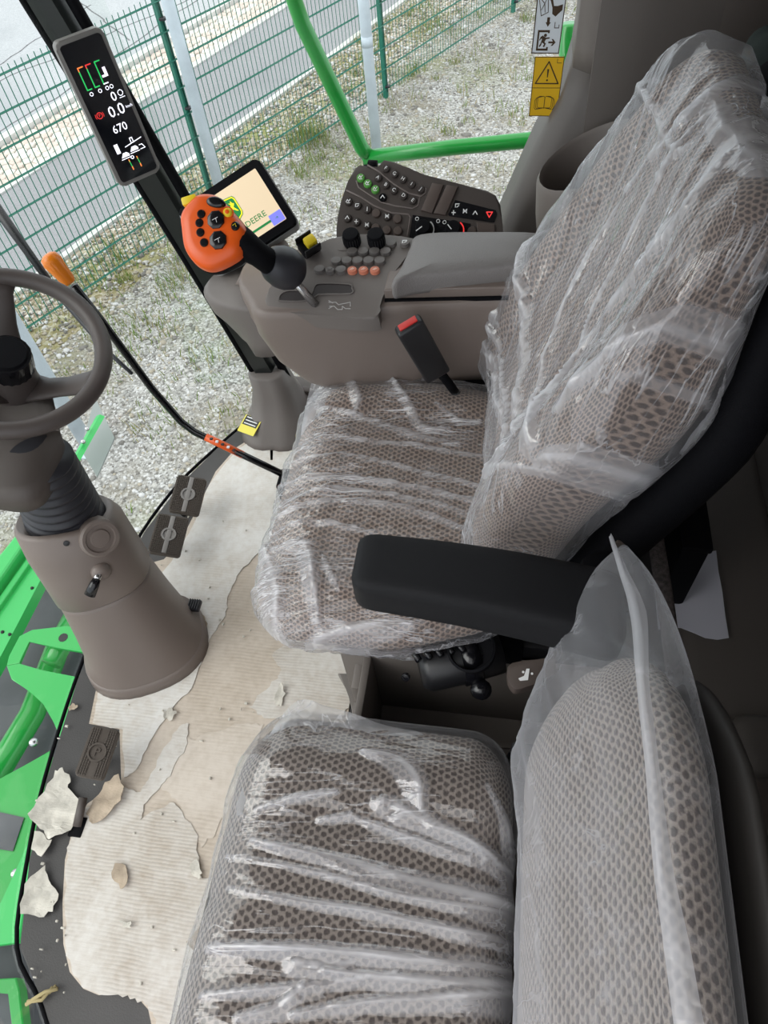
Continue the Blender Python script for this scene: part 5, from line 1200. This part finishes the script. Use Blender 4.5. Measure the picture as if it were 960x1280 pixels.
fold_in(c2, [(onto(p, p_cush, .006, .48), w_, h) for p, w_, h in [
    ([(318, 1050), (350, 1056), (432, 1075), (515, 1098), (645, 1128)], (.005, .010, .018, .028, .038), .008),
    ([(455, 942), (497, 950), (524, 976), (533, 1018), (588, 1055), (646, 1089)], (.006, .026, .032, .022, .018, .026), .010),
    ([(440, 1018), (533, 1055), (630, 1088), (648, 1105)], (.005, .012, .018, .026), .008),
    ([(290, 1108), (377, 1126), (469, 1140), (552, 1158), (648, 1176)], (.004, .008, .010, .012, .016), .007),
    ([(268, 1183), (391, 1185), (515, 1197), (642, 1210)], (.010, .018, .024, .020), .010),
    ([(405, 1212), (524, 1222), (650, 1228)], (.006, .026, .046), .010),
    ([(258, 1243), (414, 1227), (497, 1214)], (.006, .012, .006), .007),
    ([(368, 1266), (460, 1250), (645, 1238)], (.006, .014, .024), .008),
    ([(288, 1071), (400, 1090), (497, 1117), (645, 1142)], (.003, .006, .008, .012), .006),
    ([(322, 1012), (377, 994), (423, 988)], (.003, .009, .004), .006),
    ([(400, 1028), (437, 1017), (442, 1016)], (.004, .010, .004), .006),
    ([(372, 1200), (400, 1205), (440, 1202)], (.02, .03, .02), .006),
    ([(300, 1270), (350, 1255), (380, 1230)], (.006, .02, .01), .008),
    ([(480, 1000), (505, 1010), (560, 1040)], (.02, .03, .008), .008),
    ([(610, 985), (630, 1030), (645, 1085)], (.006, .012, .02), .006)]], (0, 0, 1))
def dbcov(q, p):
    x, y, z = q; h = wrink(y-z*.56, z*.4, 11, 10, 2.0, .010)*(1 if x > 0 else .2)+.0015*nz(y*30, z*30, 3)
    return dback(1)(V((x+h, y, z)), p)
c3 = obj('backrest_cover', cushion((.072, .276, .330), (.05, .075, .085), .0046, dbcov), FILMB, None, angle=180); tag(c3, 'loose clear plastic bag over the tall driver backrest', 'plastic cover', GRP)
BP0 = bpt(0, 0, .085)
fold_in(c3, [([onp(x, y, BP0, BN) for x, y in p], w_, h) for p, w_, h in [
    ([(880, 60), (845, 140), (760, 260), (700, 400), (665, 540)], (.02, .015, .010, .010, .014), .012),
    ([(905, 95), (860, 230), (780, 350), (720, 450), (690, 560)], (.030, .026, .018, .018, .026), .014),
    ([(800, 90), (815, 150), (835, 180), (842, 175)], (.005, .008, .008, .005), .008),
    ([(710, 200), (675, 330), (662, 440), (655, 580)], (.008, .024, .024, .03), .012),
    ([(650, 330), (632, 420), (640, 520), (645, 590)], (.006, .014, .014, .024), .010),
    ([(930, 330), (880, 380), (820, 430), (770, 470)], (.006, .010, .014, .008), .008),
    ([(900, 420), (870, 470), (835, 520), (820, 560)], (.012, .016, .020, .012), .009),
    ([(830, 460), (800, 480), (770, 530), (760, 580)], (.006, .012, .018, .020), .008),
    ([(860, 110), (880, 150), (895, 170), (898, 185)], (.014, .020, .020, .014), .010),
    ([(640, 592), (690, 590), (750, 592), (800, 580), (840, 545)], (.008, .008, .008, .008, .008), .006),
    ([(715, 665), (770, 640), (790, 620)], (.006, .022, .008), .008),
    ([(665, 690), (710, 665), (760, 640)], (.003, .008, .004), .006),
    ([(860, 130), (800, 250), (740, 380), (700, 520)], (.004, .010, .010, .012), .010),
    ([(900, 230), (860, 330), (790, 420), (720, 520)], (.004, .014, .016, .012), .010),
    ([(620, 400), (622, 460), (640, 560)], (.014, .026, .020), .008),
    ([(690, 575), (750, 550), (800, 545), (825, 560)], (.02, .05, .05, .02), .0015),
    ([(690, 230), (650, 330), (640, 400)], (.01, .03, .02), .010),
    ([(920, 300), (900, 380), (860, 470)], (.004, .012, .02), .010)]], BN)
def pbcov(q, p):
    x, y, z = q; h = .004*nz(y*10, z*16, 3)+wrink(y+z, z, 5, 9, 7, .004)
    # the bag runs out into a pointed corner towards the driver seat
    k = sstep(y, .14, .30); v = pback(1)(V((x+h*(x > 0), y, z)), p)
    v += V((.0, .17*k*sstep(z, -.25, .2)*(1-min(1, abs(x)/.12)), -.05*k))
    v.x += -.02*k*(1 if x > 0 else -1)*abs(x)/.06
    return v
c4 = obj('backrest_cover', cushion((.057, .303, .234), (.045, .10, .075), .007, pbcov), FILMP, None, angle=180); tag(c4, 'milky plastic bag with pointed corner over the passenger backrest', 'plastic cover', GRP)
def ribbon(name, pts3, wds, m, parent, up=V((0, 0, 1)), lift=.006, seed=0):
    'a seam of doubled film standing proud'
    P = spline(pts3, 8); n = len(P); rows = []
    for i, p in enumerate(P):
        t_ = i/(n-1); k = t_*(len(wds)-1); j = min(int(k), len(wds)-2); w_ = wds[j]*(1-(k-j))+wds[j+1]*(k-j)
        d = (P[min(i+1, n-1)]-P[max(i-1, 0)]).normalized(); s = d.cross(up).normalized(); u_ = s.cross(d)
        e = .25*nz(t_*9, seed, 0); rows.append([p+s*w_*(-.5)+u_*.001, p+s*w_*(-.22+e*.5)+u_*lift*.8*(.6+.6*nz(t_*14, seed, 2)), p+s*w_*(.02+e)+u_*lift*(1+.5*nz(t_*12, seed, 5)), p+s*w_*.28+u_*lift*.3, p+s*w_*.5+u_*.001])
    return obj(name, sheet(rows, bm=NB()), m, parent, angle=180)
sm_ = [at(763, 672, .80), at(778, 712, .86), at(797, 765, .90), at(803, 850, .945), at(815, 960, .955), at(828, 1080, .955), at(845, 1180, .955), at(862, 1290, .955)]
ribbon('seam', sm_, (.004, .010, .017, .011, .011, .014, .018, .020), FOLDM, c4, lift=.006, seed=70)
def slack(name, pts, z, m, par, seed):
    'a slack corner of the bag lying beyond the cushion'
    poly = smooth_poly(pg(pts, z), 3); cxm = sum(p[0] for p in poly)/len(poly); cym = sum(p[1] for p in poly)/len(poly)
    return obj(name, loft([[(cxm+(x-cxm)*s, cym+(y-cym)*s, z+.012*nz((x+seed)*30*s, y*30, s*3)+.01*(1-s)) for x, y in poly] for s in (1, .8, .6, .4, .2, .02)], cap=False), m, par, angle=180)
slack('slack_corner', [(372, 874), (400, 880), (440, 892), (480, 905), (530, 918), (470, 940), (400, 955), (350, 985), (296, 1020), (312, 960), (342, 912)], .462, FILMS, c2, 1)
slack('slack_corner', [(396, 466), (430, 461), (470, 464), (510, 476), (470, 490), (430, 505), (390, 528), (376, 545), (384, 500)], .55, FILMS, c1, 2)
#slack('slack_hem', [(350, 835), (430, 838), (495, 838), (520, 815), (440, 822), (370, 826)], .455, FILMP, c1, 3)
